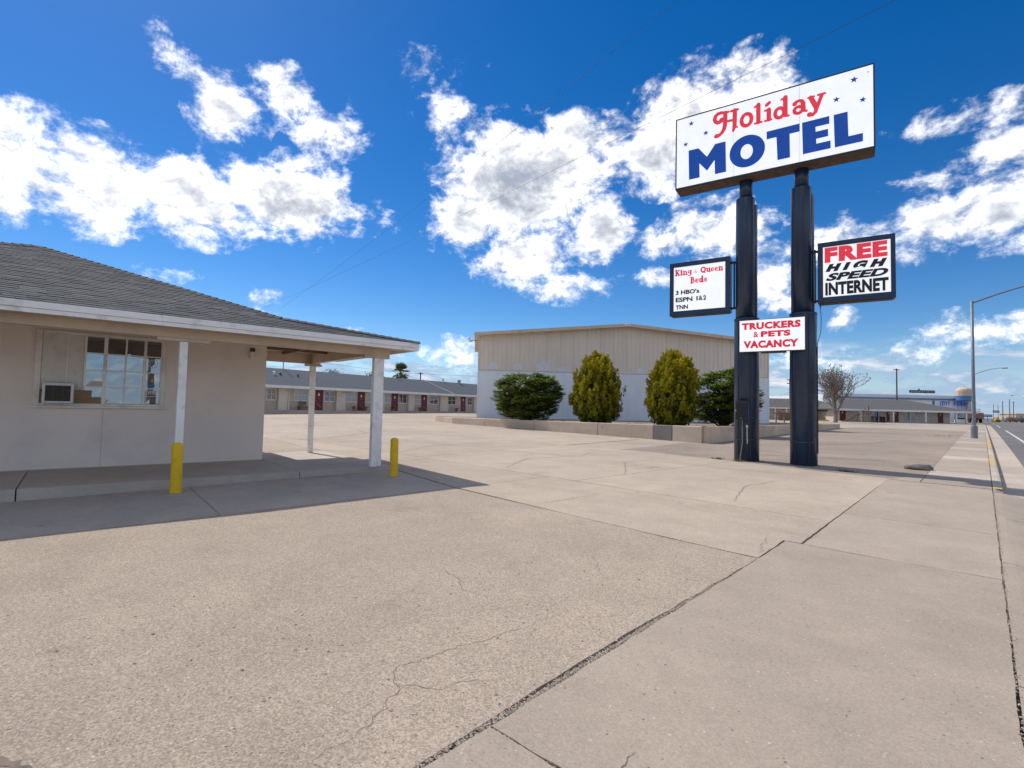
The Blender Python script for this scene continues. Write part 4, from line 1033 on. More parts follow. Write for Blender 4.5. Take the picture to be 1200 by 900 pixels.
# patches of pale primer on the tan sheets just above the rail
rp = random.Random(4)
for (xc, hw, hh) in ((1.15, .40, .62), (3.05, .36, .56), (5.0, .62, .72), (6.6, .62, .40), (12.6, .40, .46), (13.9, .30, .36)):
    pts = [(xc - hw, DZ + .02), (xc + hw, DZ + .02)] + [(xc + hw * cos(t) * (1 + .08 * rp.uniform(-1, 1)), DZ + .02 + hh * (sin(t) ** .6) * (1 + .10 * rp.uniform(-1, 1))) for t in fr(.12, pi - .12, 14)]
    wb_(poly_letter(pts, -.024, .003), 'primer_patch', 'sheet_patch')
# floodlight at the left eave
fl = tag(empty('floodlight', (WL[0], WL[1], 6.7), WA), 'twin floodlight on the left eave corner of the warehouse', 'floodlight')
MB().tube([(-.06, .1, 0), (-.35, .0, -.02), (-.6, -.05, -.02)], .035, 8).build('arm', 'grey_metal', fl)
for dx, dz in ((-.62, -.14), (-.78, .05)):
    MB().lathe([(.05, .16), (.09, .12), (.15, 0), (.13, -.01)], 14, (dx, -.08, dz)).build('lamp_head', 'off_white', fl)

# ------------------------------------------------------------------ planter
PC, PL_, PE = (-8.85, 21.7), (-27.9, 24.1), S(28.0, 44.5)
pln = tag(empty('planter', (*PC, H(*PC))), 'long low concrete planter wall with a grey patched stretch', 'planter')
PLO = (PC[0], PC[1], H(*PC))


def ptop(t): return .97 + (.80 - .97) * t


def wallseg(a, b_, za, zb, mat, th=.24, dz=0, nm='wall_segment'):
    a, b_ = Vector(a), Vector(b_); d = (b_ - a).normalized(); nr = Vector((-d.y, d.x)); nr = nr if nr.dot(Vector((0, 1))) > 0 else -nr
    n = 10; mb = MB(); vs = []
    for i in range(n + 1):
        p = a + (b_ - a) * i / n; z = za + (zb - za) * i / n; q_ = p + nr * th; b0 = H(p.x, p.y) - .08
        vs += [(p.x, p.y, b0), (p.x + nr.x * .0, p.y, z - .02), (p.x + nr.x * .02, p.y + nr.y * .02, z), (q_.x, q_.y, z), (q_.x, q_.y, b0)]
    fs = [(i * 5 + k, (i + 1) * 5 + k, (i + 1) * 5 + k + 1, i * 5 + k + 1) for i in range(n) for k in range(4)] + [(4, 3, 2, 1, 0), tuple(n * 5 + k for k in range(5))]
    mb.add(vs, fs); return mb.build(nm, mat, pln, PLO)


def lerp2(a, b_, t): return (a[0] + (b_[0] - a[0]) * t, a[1] + (b_[1] - a[1]) * t)


for t0, t1, mt in ((0.002, .075, 'planter_pale'), (.077, .128, 'planter_patch'), (.129, .30, 'planter_concrete'), (.302, .55, 'planter_concrete'), (.552, .80, 'planter_concrete'), (.802, 1.0, 'planter_concrete')):
    wallseg(lerp2(PC, PL_, t0), lerp2(PC, PL_, t1), ptop(t0), ptop(t1), mt)
for t0, t1 in ((.004, .14), (.142, .33), (.332, .66), (.662, 1.0)):
    a, b_ = lerp2(PC, PE, t0), lerp2(PC, PE, t1); wallseg(a, b_, .97 - .17 * t0, .97 - .17 * t1, 'planter_concrete', -.24 if False else .24)
PB = S(29.5, 46.5); wallseg(PE, PB, .80, .80, 'planter_concrete')
PLB = S(-6, 40.5); wallseg(PL_, PLB, .80, .74, 'planter_concrete')
so = MB(); so.prism([(PC[0] - .02, PC[1] + .22), (PE[0] - .2, PE[1] + .1), S(29.3, 46.2), S(21, 47), S(-3, 43), (PLB[0] + .1, PLB[1]), (PL_[0] + .25, PL_[1] + .2)], .3, .79)
so.build('soil', 'dirt', pln, PLO)
# the cap lip with faded pink paint along the left stretch
a, b_ = lerp2(PC, PL_, .30), lerp2(PC, PL_, .78)
for i, s0 in enumerate((.04, .13, .29, .46, .62)):
    pass


# ------------------------------------------------------------------ evergreens
def leafquad(mb, p, d, sd, ln, wd, t, fold=0):
    d = d.normalized(); sd = (sd - d * sd.dot(d)).normalized(); nr = d.cross(sd)
    mb.add([p, p + d * ln * .45 + sd * wd + nr * fold, p + d * ln, p + d * ln * .45 - sd * wd + nr * fold], [(0, 1, 2, 3)], max(0, min(1, t)))


def interp(tab, t):
    for (a, va), (b_, vb) in zip(tab, tab[1:]):
        if t <= b_: return va + (vb - va) * (t - a) / (b_ - a)
    return tab[-1][1]


def arborvitae(loc, h, w_, seed, label, lean=(0, 0)):
    r = random.Random(seed); o = tag(empty('arborvitae', loc), label, 'shrub', 'golden evergreens in the planter')
    tab = [(0, .56), (.06, .70), (.18, .92), (.32, 1.0), (.50, .98), (.66, .90), (.80, .75), (.91, .50), (1, .08)]
    mb = MB(); V3 = Vector

    def lump(th, t): return 1 + .20 * noise.noise(V3((cos(th) * 1.9, sin(th) * 1.9, t * 4.5 + seed))) + .20 * noise.noise(V3((cos(th) * 5, sin(th) * 5, t * 11 + seed)))
    for k in range(640):
        # one upright plume of flattened sprays
        t = r.random() ** .95; th = r.uniform(0, 2 * pi); dep = 1 - r.random() ** 1.5 * .55
        rr = interp(tab, t) * w_ / 2 * lump(th, t) * dep; PH = r.uniform(.35, .75); PR = r.uniform(.11, .20)
        c0 = V3((rr * cos(th) + lean[0] * t, rr * sin(th) + lean[1] * t, -.03 * h + t * h * .90)); rad_ = V3((cos(th), sin(th), 0)); tan_ = V3((-sin(th), cos(th), 0))
        ax = (V3((0, 0, 1)) + rad_ * r.uniform(.0, .38) + tan_ * r.uniform(-.14, .14)).normalized()
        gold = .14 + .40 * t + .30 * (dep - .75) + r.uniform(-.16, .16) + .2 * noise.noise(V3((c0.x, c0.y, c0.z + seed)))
        for j in range(34):
            u = r.random(); pr_ = PR * (1.15 - u) * math.sqrt(r.random()); a2 = r.uniform(0, 2 * pi)
            p = c0 + ax * (u * PH) + tan_ * pr_ * cos(a2) + rad_ * pr_ * sin(a2)
            up = (ax + (tan_ * cos(a2) + rad_ * sin(a2)) * r.uniform(.05, .5)).normalized()
            sd = (tan_ * cos(r.uniform(-1.2, 1.2)) + rad_ * r.uniform(-.9, .9)).normalized(); L = r.uniform(.09, .19)
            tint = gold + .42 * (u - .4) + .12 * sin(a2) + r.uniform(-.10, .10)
            for a in (-.5, .1, .5):
                leafquad(mb, p, up + sd * a, sd + up * .1 * a, L * (1 - abs(a) * .3), L * .16, tint, r.uniform(-.01, .01))
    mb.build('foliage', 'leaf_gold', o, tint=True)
    st = MB()
    for k in range(8):
        a = r.uniform(0, 2 * pi); b_ = r.uniform(.15, .5); st.tube([(0.05 * cos(a), .05 * sin(a), -.12), (b_ * .5 * cos(a), b_ * .5 * sin(a), .3), (b_ * cos(a) * 1.3, b_ * sin(a) * 1.3, h * r.uniform(.4, .7))], [.05, .04, .012], 6)
    st.build('trunk', 'bark', o)
    return o


def juniper(loc, h, w_, seed, label, bottom=.05, nb=460):
    r = random.Random(seed); o = tag(empty('juniper', loc), label, 'shrub', 'dark spreading junipers in the planter')
    mb = MB(); st = MB(); V3 = Vector
    for k in range(nb):
        th = r.uniform(0, 2 * pi); sp_ = r.uniform(-.92, 1.0); ph = math.asin(sp_); q_ = r.random() < .72
        lump = (1 + .16 * noise.noise(V3((cos(th) * 2, sin(th) * 2, sp_ * 2 + seed)))) * (r.uniform(.88, 1.04) if q_ else r.uniform(.45, .85))
        cs = cos(ph) ** .6
        c_ = V3((cos(th) * cs * w_ / 2 * lump, sin(th) * cs * w_ / 2 * lump * .85, h * .49 + sp_ * h * .47 * lump))
        if c_.z < bottom * h: c_.z = bottom * h + r.uniform(0, .25)
        base = V3((c_.x * .3, c_.y * .3, max(.05, c_.z * .6 - .15)))
        if k % 5 == 0: st.tube([(r.uniform(-.15, .15), r.uniform(-.15, .15), -.1), base, c_ * .85 + V3((0, 0, .02))], [.045, .03, .008], 5)
        d = V3((c_.x, c_.y, 0)); d = d.normalized() if d.length > .1 else V3((cos(th), sin(th), 0)); d = (d + V3((0, 0, r.uniform(-.05, .35)))).normalized()
        hz = d.cross(V3((0, 0, 1))).normalized(); L = r.uniform(.45, .85); cl = r.uniform(-.14, .14)
        for j in range(44):
            u = r.random() ** .8; p = c_ - d * L * (1 - u) + hz * r.gauss(0, .24) * (1.15 - u * .6) + V3((0, 0, r.gauss(0, .045)))
            dd = (d + hz * r.uniform(-.9, .9) + V3((0, 0, r.uniform(-.10, .38)))).normalized()
            sd = (hz + V3((0, 0, r.uniform(-.35, .35))) + d * r.uniform(-.3, .3))
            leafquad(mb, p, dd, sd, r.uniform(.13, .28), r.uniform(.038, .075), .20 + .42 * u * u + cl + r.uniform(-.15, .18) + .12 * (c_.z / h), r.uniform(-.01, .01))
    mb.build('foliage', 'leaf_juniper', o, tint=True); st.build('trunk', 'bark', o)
    return o


juniper((*B(.030, 32.4), .76), 3.15, 4.55, 21, 'broad dark green juniper, leftmost in the planter')
arborvitae((*B(.166, 29.3), .76), 3.95, 2.62, 31, 'golden egg-shaped arborvitae, the one farther left')
arborvitae((*B(.312, 27.4), .76), 4.0, 2.58, 47, 'golden egg-shaped arborvitae next to the dark juniper by the pole', (.1, .05))
juniper((*B(.413, 28.6), .76), 3.3, 3.9, 58, 'dark layered juniper half hidden behind the left sign pole', .12, 330)
rw = random.Random(12)
for i, (bx_, ff) in enumerate(((.078, 30.6), (.10, 30.2), (.228, 27.4), (.25, 27.0), (.36, 25.6))):
    mb = MB()
    for k in range(26):
        a = rw.uniform(0, 2 * pi); leafquad(mb, Vector((rw.gauss(0, .10), rw.gauss(0, .10), 0)), Vector((cos(a) * .7, sin(a) * .7, 1)), Vector((-sin(a), cos(a), 0)), rw.uniform(.08, .22), .012, rw.random())
    o = mb.build('weed', 'leaf_dry', tint=True); place(o, (*B(bx_, ff), .785)); tag(o, ['dry weed tuft just right of the leftmost juniper', 'dry weed tuft left of the first golden arborvitae', 'dry weed tuft right of the first golden arborvitae', 'dry weed tuft midway between the two golden arborvitaes', 'dry weed tuft under the juniper by the sign pole'][i], 'weed', 'dry weed tufts in the planter')

# ------------------------------------------------------------------ long motel wing behind the lot
KA = Vector((-17.64, 60.0)); KD = Vector((.5635, .8261))
def wing_k(px): q_ = (px - 600) / 600; return (q_ * 60 + 17.64) / (.5635 - .8261 * q_)


WFL = .86
wx, wy = S(*KA); WGA = math.atan2(.8261, .5635) + rad(SA)
wing = tag(empty('motel_wing', (wx, wy, .6), WGA), 'long motel wing with grey roof, dark red doors and white eave across the lot', 'building')
WGO = (0, 0, .6)
def wg(mb, n, mt, p=None, **k): return mb.build(n, mt, p or wing, WGO, **k)
KL, KR = -24.0, 36.0
wg(MB().box(KL, KR, 0, 7.5, .2, 3.35), 'wall', 'pale_wall')
wg(MB().box(KL, KR, -.02, -.002, WFL, WFL + .95), 'lower_wall', 'sill_wall')
wg(MB().box(KL - .3, KR + .3, -1.35, -.001, .1, WFL), 'walkway', 'concrete_porch')
wr_ = MB()
pr = [(-1.3, 3.28), (-1.3, 3.22), (8.2, 3.22), (8.2, 3.28), (3.6, 5.28)]
n = 5; wr_.add([(KL - .5, y, z) for y, z in pr] + [(KR + .5, y, z) for y, z in pr], [list(range(n)), list(range(2 * n - 1, n - 1, -1))] + [(i, n + i, n + (i + 1) % n, (i + 1) % n) for i in range(n)])
wroof = wg(wr_, 'roof', 'wing_roof')
wg(MB().box(KL - .5, KR + .5, -1.36, -1.302, 3.04, 3.31), 'fascia', 'white_paint')
wg(MB().box(KL - .5, KR + .5, -1.30, -.002, 3.19, 3.218), 'soffit', 'soffit_tan')
kk = wing_k(505)
wg(MB().tube([(wing_k(500) + 3.0, 3.58, 5.31), (wing_k(523) + .2, -1.25, 3.345)], .05, 6), 'roof_flashing', 'off_white', wroof)
sl = (5.28 - 3.28) / 4.9
for px, yy, mt, rr, hh in ((331, 1.6, 'off_white', .12, .3), (339, 1.7, 'dark_metal', .1, .2), (358.5, 1.5, 'dark_metal', .1, .22), (378, 1.5, 'off_white', .12, .3), (384.5, 3.4, 'dark_metal', .07, .5), (487, 3.5, 'dark_metal', .10, .55), (540, 3.5, 'off_white', .13, .5), (558, 3.4, 'grey_metal', .25, .5), (327, 2.8, 'dark_metal', .08, .25)):
    k_ = wing_k(px); zz = 3.28 + (yy + 1.3) * sl; wg(MB().lathe([(rr, -.15), (rr, hh), (rr * 1.4, hh), (rr * .5, hh + .08)], 8, (k_, yy, zz)), 'roof_vent', mt, wroof)
wg(MB().lathe([(.05, -.2), (.05, 2.2)], 6, (wing_k(354), 3.6, 5.2)), 'roof_pipe', 'brown_wood', wroof)


def w_door(pa, pb):
    a, b_ = wing_k(pa), wing_k(pb); c_ = (a + b_) / 2; a, b_ = c_ - .46, c_ + .46
    d = wg(MB().box(a, b_, -.045, -.021, WFL + .02, WFL + 2.10, .004), 'door', 'door_red')
    wg(MB().box(a - .07, a - .002, -.06, -.003, WFL, WFL + 2.17).box(b_ + .002, b_ + .07, -.06, -.003, WFL, WFL + 2.17).box(a, b_, -.06, -.003, WFL + 2.102, WFL + 2.17), 'door_frame', 'door_red', d)
    wg(MB().box(c_ - .1, c_ + .1, -.052, -.046, WFL + 1.55, WFL + 1.85), 'number_plate', 'frame_cream', d)
    for zz, xx in ((1.25, .02), (.62, -.1), (.48, .05), (.35, .18)): wg(MB().box(c_ + xx, c_ + xx + .06, -.05, -.046, WFL + zz, WFL + zz + .06), 'stud', 'frame_cream', d)
    wg(MB().lathe([(.035, 0), (.04, .03), (.02, .05)], 8, (b_ - .1, -.075, WFL + 1.0)), 'handle', 'grey_metal', d)


def w_win(pa, pb, glass_='pane_dark', two=True):
    a, b_ = wing_k(pa), wing_k(pb); b_ = min(b_, a + 2.1); z0, z1 = WFL + 1.02, WFL + 2.12
    f = wg(MB().box(a - .05, a + .02, -.06, -.004, z0 - .05, z1 + .05).box(b_ - .02, b_ + .05, -.06, -.004, z0 - .05, z1 + .05).box(a + .02, b_ - .02, -.06, -.004, z1 - .02, z1 + .05).box(a - .08, b_ + .08, -.085, -.005, z0 - .09, z0 - .052).box(a + .02, b_ - .02, -.06, -.004, z0 - .051, z0 + .02), 'window', 'white_paint')
    c_ = (a + b_) / 2; wg(MB().box(c_ - .03, c_ + .03, -.055, -.006, z0 + .02, z1 - .02), 'mullion', 'white_paint', f)
    zc = (z0 + z1) / 2
    for xa, xb in ((a + .02, c_ - .03), (c_ + .03, b_ - .02)):
        wg(MB().box(xa, xb, -.05, -.008, zc - .018, zc + .018), 'glazing_bar', 'white_paint', f)
        for za, zb in ((z0 + .02, zc - .018), (zc + .018, z1 - .02)): wg(MB().add([(xa, -.02, za), (xb, -.02, za), (xb, -.02, zb), (xa, -.02, zb)], [(0, 1, 2, 3)]), 'pane', glass_, f)


def w_pil(pa, pb):
    a, b_ = wing_k(pa), wing_k(pb); wg(MB().box(a, b_, -.32, -.021, WFL + .002, 3.185, .01), 'pilaster', 'pilaster_wall')


for p in ((369.4, 378), (420, 427), (460, 465.6), (494, 500.6), (540, 546)): w_door(*p)
for p in ((313, 323, 'pane_dark'), (345, 361, 'pane_curtain'), (380.5, 391.6, 'pane_dark'), (405, 418.4, 'pane_curtain'), (430, 439, 'pane_curtain'), (451, 458, 'pane_curtain'), (467.5, 476.5, 'pane_dark'), (485.5, 493, 'pane_curtain'), (504, 513, 'pane_dark'), (525, 534, 'pane_dark'), (548.5, 553, 'pane_dark')): w_win(*p)
for p in ((325, 335.4), (392.9, 403.6), (441, 449.5), (477.3, 484.3), (514.8, 523.8), (554, 560)): w_pil(*p)
wg(MB().tube([(wing_k(336.6), -.36, 3.2), (wing_k(336.6), -.36, WFL + .05)], .06, 8), 'downspout', 'white_paint')
for px in (334, 401, 404.5, 338): wg(MB().lathe([(.07, 0), (.10, .06), (.05, .16)], 8, (wing_k(px), -.42, 2.75)), 'porch_light', 'off_white')
# air conditioner boxes, benches and pots along the wing walkway
rq = random.Random(3)
for i, (px, kind) in enumerate(((353, 'bench'), (411, 'pots'), (424, 'pots'), (457, 'pots'), (488, 'pots'), (531, 'pots'))):
    k_ = wing_k(px); loc = Vector((k_, -.75, WFL)); m4 = Matrix.Translation((wx, wy, 0)) @ Matrix.Rotation(WGA, 4, 'Z'); p = m4 @ loc
    if kind == 'bench':
        o = tag(empty('wooden_bench', p, WGA), 'low brown bench under a wing window left of the first red door', 'bench')
        for yy in (-.2, -.05, .10): MB().box(-.75, .75, yy, yy + .12, .40, .44).build('seat_slat', 'brown_wood', o)
        for xx in (-.68, .6): MB().box(xx, xx + .08, -.2, .2, 0, .398).build('leg', 'brown_wood', o)
        for zz in (.08, .24): MB().box(-.6, .6, -.16, -.13, zz, zz + .1).build('front_board', 'brown_wood', o)
    else:
        o = tag(empty('potted_plant', p, 0), ['', 'low clump of potted plants between window and second red door', 'small pots just right of the second red door', 'dark pots by the wing wall left of the middle red door', 'low brown planting beside the fourth red door', 'green potted plant below the second window from the warehouse'][i], 'plant', 'potted plants along the motel wing')
        MB().lathe([(.16, 0), (.22, .26), (.24, .3), (.20, .3)], 12).build('pot', 'terracotta', o)
        mb = MB()
        for k in range(90):
            a = rq.uniform(0, 2 * pi); leafquad(mb, Vector((rq.gauss(0, .16), rq.gauss(0, .12), .3 + rq.random() * .12)), Vector((cos(a), sin(a), rq.uniform(.2, 1))), Vector((-sin(a), cos(a), 0)), rq.uniform(.12, .28), .035, rq.random())
        mb.build('foliage', 'leaf_weed' if i % 2 else 'leaf_dry', o, tint=True)
acw = tag(empty('wall_air_conditioner', (Matrix.Translation((wx, wy, 0)) @ Matrix.Rotation(WGA, 4, 'Z')) @ Vector((wing_k(354), -.2, WFL + .55)), WGA), 'small grey air conditioner below the curtained window above the bench', 'air conditioner')
MB().box(-.32, .32, -.22, .17, 0, .4, .01).build('casing', 'grey_metal', acw); MB().box(-.27, .27, -.235, -.222, .05, .35).build('grille', 'ac_grille', acw)

# palm behind the wing
pb_ = B(-.2185, 96); palm = tag(empty('fan_palm', (*pb_, H(*pb_))), 'fan palm showing its crown above the wing roof', 'palm')
mb = MB(); mb.tube([(0, 0, 0), (.1, 0, 3), (0, .05, 5.6), (0, 0, 6.8)], [.3, .24, .26, .34], 10); mb.build('trunk', 'bark', palm)
mb = MB(); r = random.Random(9)
for k in range(46):
    a = r.uniform(0, 2 * pi); e_ = rad(r.uniform(-50, 85)); d = Vector((cos(a) * cos(e_), sin(a) * cos(e_), sin(e_))); c_ = Vector((0, 0, 6.9)); sd = d.cross(Vector((0, 0, 1))); sd = sd.normalized() if sd.length > .05 else Vector((1, 0, 0)); up_ = sd.cross(d)
    L0 = r.uniform(.8, 1.1); q_ = c_ + d * L0; mb.tube([c_, q_], [.03, .02], 4, tint=.6)
    dry = .8 if e_ < -.2 else r.uniform(.1, .5)
    for j in range(13):
        t = (j - 6) / 6 * 1.15; dd = d * cos(t) + sd * sin(t) + Vector((0, 0, -.18)); leafquad(mb, q_, dd, sd * cos(t) - d * sin(t), r.uniform(1.05, 1.45) * (1 - abs(t) * .15), .065, dry)
mb.build('crown', 'leaf_palm', palm, tint=True)
for i, (bb, ff, zz) in enumerate(((-.272, 100, 7.5), (-.352, 100, 7.8), (-.264, 104, 7.0))):
    p = B(bb, ff); o = tag(empty('dry_tree', (*p, H(*p))), ['brown treetop behind the roof, just left of the palm', 'small brown treetop over the wing roof near the back post', 'low brown treetop touching the palm'][i], 'tree', 'dry treetops behind the wing')
    MB().tube([(0, 0, 0), (0, 0, zz - 1)], [.2, .08], 6).build('trunk', 'bark', o); mb = MB()
    for k in range(500):
        v_ = Vector((r.gauss(0, .8), r.gauss(0, .8), zz - 1.1 + r.gauss(0, .5))); leafquad(mb, v_, Vector((r.gauss(0, 1), r.gauss(0, 1), r.gauss(.3, 1))), Vector((r.gauss(0, 1), r.gauss(0, 1), r.gauss(0, 1))), .3, .08, r.random())
    mb.build('crown', 'leaf_dry', o, tint=True)

# ------------------------------------------------------------------ far motel building facing the lot (frame x = r, y = f - 90)
fx, fy = S(60, 90); far = tag(empty('far_motel_building', (fx, fy, .44), rad(SA)), 'low pale motel block with grey hip roof and white porch posts at the far side', 'building')
FO = (60, 0, .44)
def fb(mb, n, mt, p=None, **k): return mb.build(n, mt, p or far, FO, **k)
fb(MB().box(57, 77, 0, 9, .3, 2.62), 'wall', 'pale_wall')
fb(MB().box(56.6, 79.2, -2.0, -.001, .3, .56), 'walkway', 'concrete_porch')
fr2 = MB(); A_ = [(56.2, -2.2, 2.64), (79.0, -2.2, 2.64), (79.0, 10, 2.64), (56.2, 10, 2.64), (60.2, 3.9, 4.55), (72.6, 3.9, 4.55)]
fr2.add(A_, [(0, 1, 5, 4), (1, 2, 5), (2, 3, 4, 5), (3, 0, 4), (3, 2, 1, 0)]); froof = fb(fr2, 'roof', 'far_roof')
fb(MB().box(56.2, 80.0, -2.26, -2.202, 2.36, 2.66), 'fascia', 'white_paint')
fb(MB().box(76.9, 80.0, -2.2, 4, 2.44, 2.58), 'porch_roof', 'white_paint', froof)
PX = lambda p: (p - 600) * .15
for p in (1000, 1037, 1074, 1109, 1120.5): fb(MB().box(PX(p) - .12, PX(p) + .12, -2.1, -1.86, .56, 2.36), 'post', 'white_paint')
for a, b_ in ((1039, 1042.6), (1047, 1053), (1099.2, 1105.2), (984.5, 991)):
    d = fb(MB().box(PX(a), PX(b_), -.05, -.002, .57, 2.40), 'door', 'door_red'); fb(MB().box(PX(a) + .3, PX(a) + .5, -.06, -.051, 1.9, 2.2), 'number_plate', 'frame_cream', d)
for a, b_, mt in ((1001, 1012, 'pane_dark'), (1022, 1032, 'pane_dark'), (1061, 1066, 'pane_curtain'), (1067, 1072, 'pane_curtain'), (1075, 1078, 'pane_dark'), (1087, 1092, 'pane_dark')):
    z0, z1 = (.8, 2.3) if mt == 'pane_curtain' else (1.45, 2.3)
    f = fb(MB().box(PX(a) - .08, PX(a), -.06, -.003, z0 - .08, z1 + .08).box(PX(b_), PX(b_) + .08, -.06, -.003, z0 - .08, z1 + .08).box(PX(a), PX(b_), -.06, -.003, z1, z1 + .08).box(PX(a), PX(b_), -.06, -.003, z0 - .08, z0), 'window', 'white_paint')
    c_ = (PX(a) + PX(b_)) / 2; fb(MB().box(c_ - .04, c_ + .04, -.055, -.004, z0, z1), 'mullion', 'white_paint', f)
    for xa, xb in ((PX(a), c_ - .04), (c_ + .04, PX(b_))): fb(MB().add([(xa, -.02, z0), (xb, -.02, z0), (xb, -.02, z1), (xa, -.02, z1)], [(0, 1, 2, 3)]), 'pane', mt, f)
fb(MB().box(PX(1023), PX(1029), -.3, -.003, .85, 1.3), 'wall_unit', 'grey_metal')
ub = tag(empty('patio_table', (*S(PX(1012), 86.5), H(*S(PX(1012), 86.5))), rad(SA)), 'dark table with stools before the far motel block', 'table')
MB().box(-1.1, 1.1, -.4, .4, .95, 1.02).build('table_top', 'dark_metal', ub)
for xx in (-.9, -.2, .5, 1.0): MB().box(xx, xx + .1, -.3, .3, 0, .948).build('leg', 'dark_metal', ub)
# second block further left, behind the pole gap and the bare tree
gx_, gy_ = S(50, 95); blk = tag(empty('rear_motel_block', (gx_, gy_, .44), rad(SA)), 'grey roofed low block seen between the sign poles', 'building')
BO = (50, 0, .44)
def bb2(mb, n, mt, p=None): return mb.build(n, mt, p or blk, BO)
bb2(MB().box(44, 61.5, 0, 8, .3, 2.7), 'wall', 'sill_wall'); rr_ = MB(); A_ = [(43.3, -.9, 2.7), (62.2, -.9, 2.7), (62.2, 9, 2.7), (43.3, 9, 2.7), (47, 4, 4.5), (58.5, 4, 4.5)]
rr_.add(A_, [(0, 1, 5, 4), (1, 2, 5), (2, 3, 4, 5), (3, 0, 4), (3, 2, 1, 0)]); bb2(rr_, 'roof', 'far_roof'); bb2(MB().box(43.3, 62.2, -.96, -.902, 2.5, 2.72), 'fascia', 'frame_cream')
for xx in (46.5, 48.4, 50.5, 52.6): bb2(MB().box(xx, xx + .14, -.8, -.66, .4, 2.5), 'post', 'frame_cream')
for xx in (46.9, 49.2, 51.2): 
    f = bb2(MB().box(xx - .06, xx + .96, -.06, -.003, 1.3, 2.3), 'window', 'white_paint'); bb2(MB().box(xx, xx + .9, -.07, -.061, 1.36, 2.24), 'pane', 'pane_dark', f)
# gabled entry
bb2(MB().box(57.0, 59.6, -2.2, -.001, .4, 2.2), 'entry_wall', 'sill_wall'); eg = MB(); eg.add([(56.6, -2.7, 2.2), (60.0, -2.7, 2.2), (58.3, -2.7, 3.0), (56.6, 0, 2.2), (60.0, 0, 2.2), (58.3, 0, 3.0)], [(0, 1, 2), (3, 5, 4), (0, 2, 5, 3), (1, 4, 5, 2), (0, 3, 4, 1)]); bb2(eg, 'entry_roof', 'far_roof')
bb2(MB().box(57.8, 58.9, -2.23, -2.201, .45, 2.0), 'entry_door', 'dark_metal')
bb2(MB().box(53, 57, -2.9, -2.6, .3, .66).box(59.5, 63, -2.9, -2.6, .3, .66), 'kerb_strip', 'loader_yellow')
# board fence and railing in front of it
fnp = S(44.8, 86); fn = tag(empty('board_fence', (*fnp, H(*fnp)), rad(SA)), 'weathered brown board fence between the sign poles', 'fence')
for i in range(26): MB().box(i * .18, i * .18 + .165, 0, .03, 0, 1.35 + .05 * sin(i * 2.3)).build('board', 'brown_wood', fn)
for zz in (.35, 1.05): MB().box(-.05, 4.7, .032, .09, zz, zz + .1).build('rail', 'brown_wood', fn)
hrp = S(32.5, 63.0); hr = tag(empty('timber_rail', (*hrp, H(*hrp)), rad(SA)), 'brown timber hitching rail behind the planter between the sign poles', 'rail')
for xx in (0, 1.0, 2.6): MB().box(xx, xx + .12, 0, .12, 0, 1.15).build('post', 'brown_wood', hr)
MB().box(-.4, 3.2, -.02, .14, 1.152, 1.28).build('top_rail', 'brown_wood', hr)
# stair with brown handrail
stp = S(59.2, 86.5); stt = tag(empty('stair_rail', (*stp, H(*stp)), rad(SA)), 'brown sloping stair rail in front of the far block', 'stair')
MB().tube([(-3.0, 0, .25), (.6, 0, 2.2)], .07, 6).build('handrail', 'brown_wood', stt); MB().tube([(-2.6, .2, .1), (.9, .2, 1.9)], .07, 6).build('stringer', 'trailer_brown', stt)
for xx, hh in ((-1.0, 1.35), (.0, 1.9), (.95, 2.9)): MB().box(xx, xx + .16, -.1, .06, -.1, hh).build('post', 'brown_wood', stt)
# bare tree
btp = S(.632 * 76, 76); bt = tag(empty('bare_tree', (*btp, H(*btp))), 'large leafless grey tree right of the sign poles', 'tree')
mb = MB(); tw = MB(); r = random.Random(77)


TIPS = []


def grow(p, d, L, R_, lv):
    n = 3; pts = [p]; q_ = p
    for i in range(n):
        d = (d + Vector((r.gauss(0, .14), r.gauss(0, .14), r.gauss(.03, .10)))).normalized(); q_ = q_ + d * L / n; pts.append(q_)
    (mb if lv < 3 else tw).tube(pts, [R_, R_ * .9, R_ * .78, R_ * .6], 6 if lv < 3 else 3, cap=False)
    if lv >= 6: TIPS.append(q_); return
    for k in range(4 if lv < 4 else 3):
        ax = Vector((r.gauss(0, 1), r.gauss(0, 1), r.gauss(.1, .7))).normalized(); nd = (d + ax * r.uniform(.45, .9)).normalized(); nd.z = nd.z * .85 + .10
        grow(pts[r.choice((1, 2, 3, 3))] if lv else pts[-1], nd, L * r.uniform(.66, .84), max(.026, R_ * .58), lv + 1)


for a in (0, 1.6, 3.2, 4.8): grow(Vector((0, 0, 1.0)), Vector((cos(a) * .36, sin(a) * .36, 1)), 2.55, .17, 2)
grow(Vector((0, 0, 1.0)), Vector((0, 0, 1)), 2.6, .2, 2)
mb.tube([(0, 0, -.2), (0, 0, .6), (0, 0, 1.3)], [.34, .26, .22], 10)
mb.build('trunk', 'grey_twig', bt); tw.build('crown', 'grey_twig', bt)
mb = MB(); TIPS = [t for t in TIPS if t.z > 6.4]
for t in TIPS:
    for k in range(2): leafquad(mb, t + Vector((r.gauss(0, .1), r.gauss(0, .1), r.gauss(0, .1))), Vector((r.gauss(0, .6), r.gauss(0, .6), 1)), Vector((r.gauss(0, 1), r.gauss(0, 1), 0)), .35, .05, r.random() * .7)
mb.build('top_leaves', 'leaf_dry', bt, tint=True, kind='stuff')

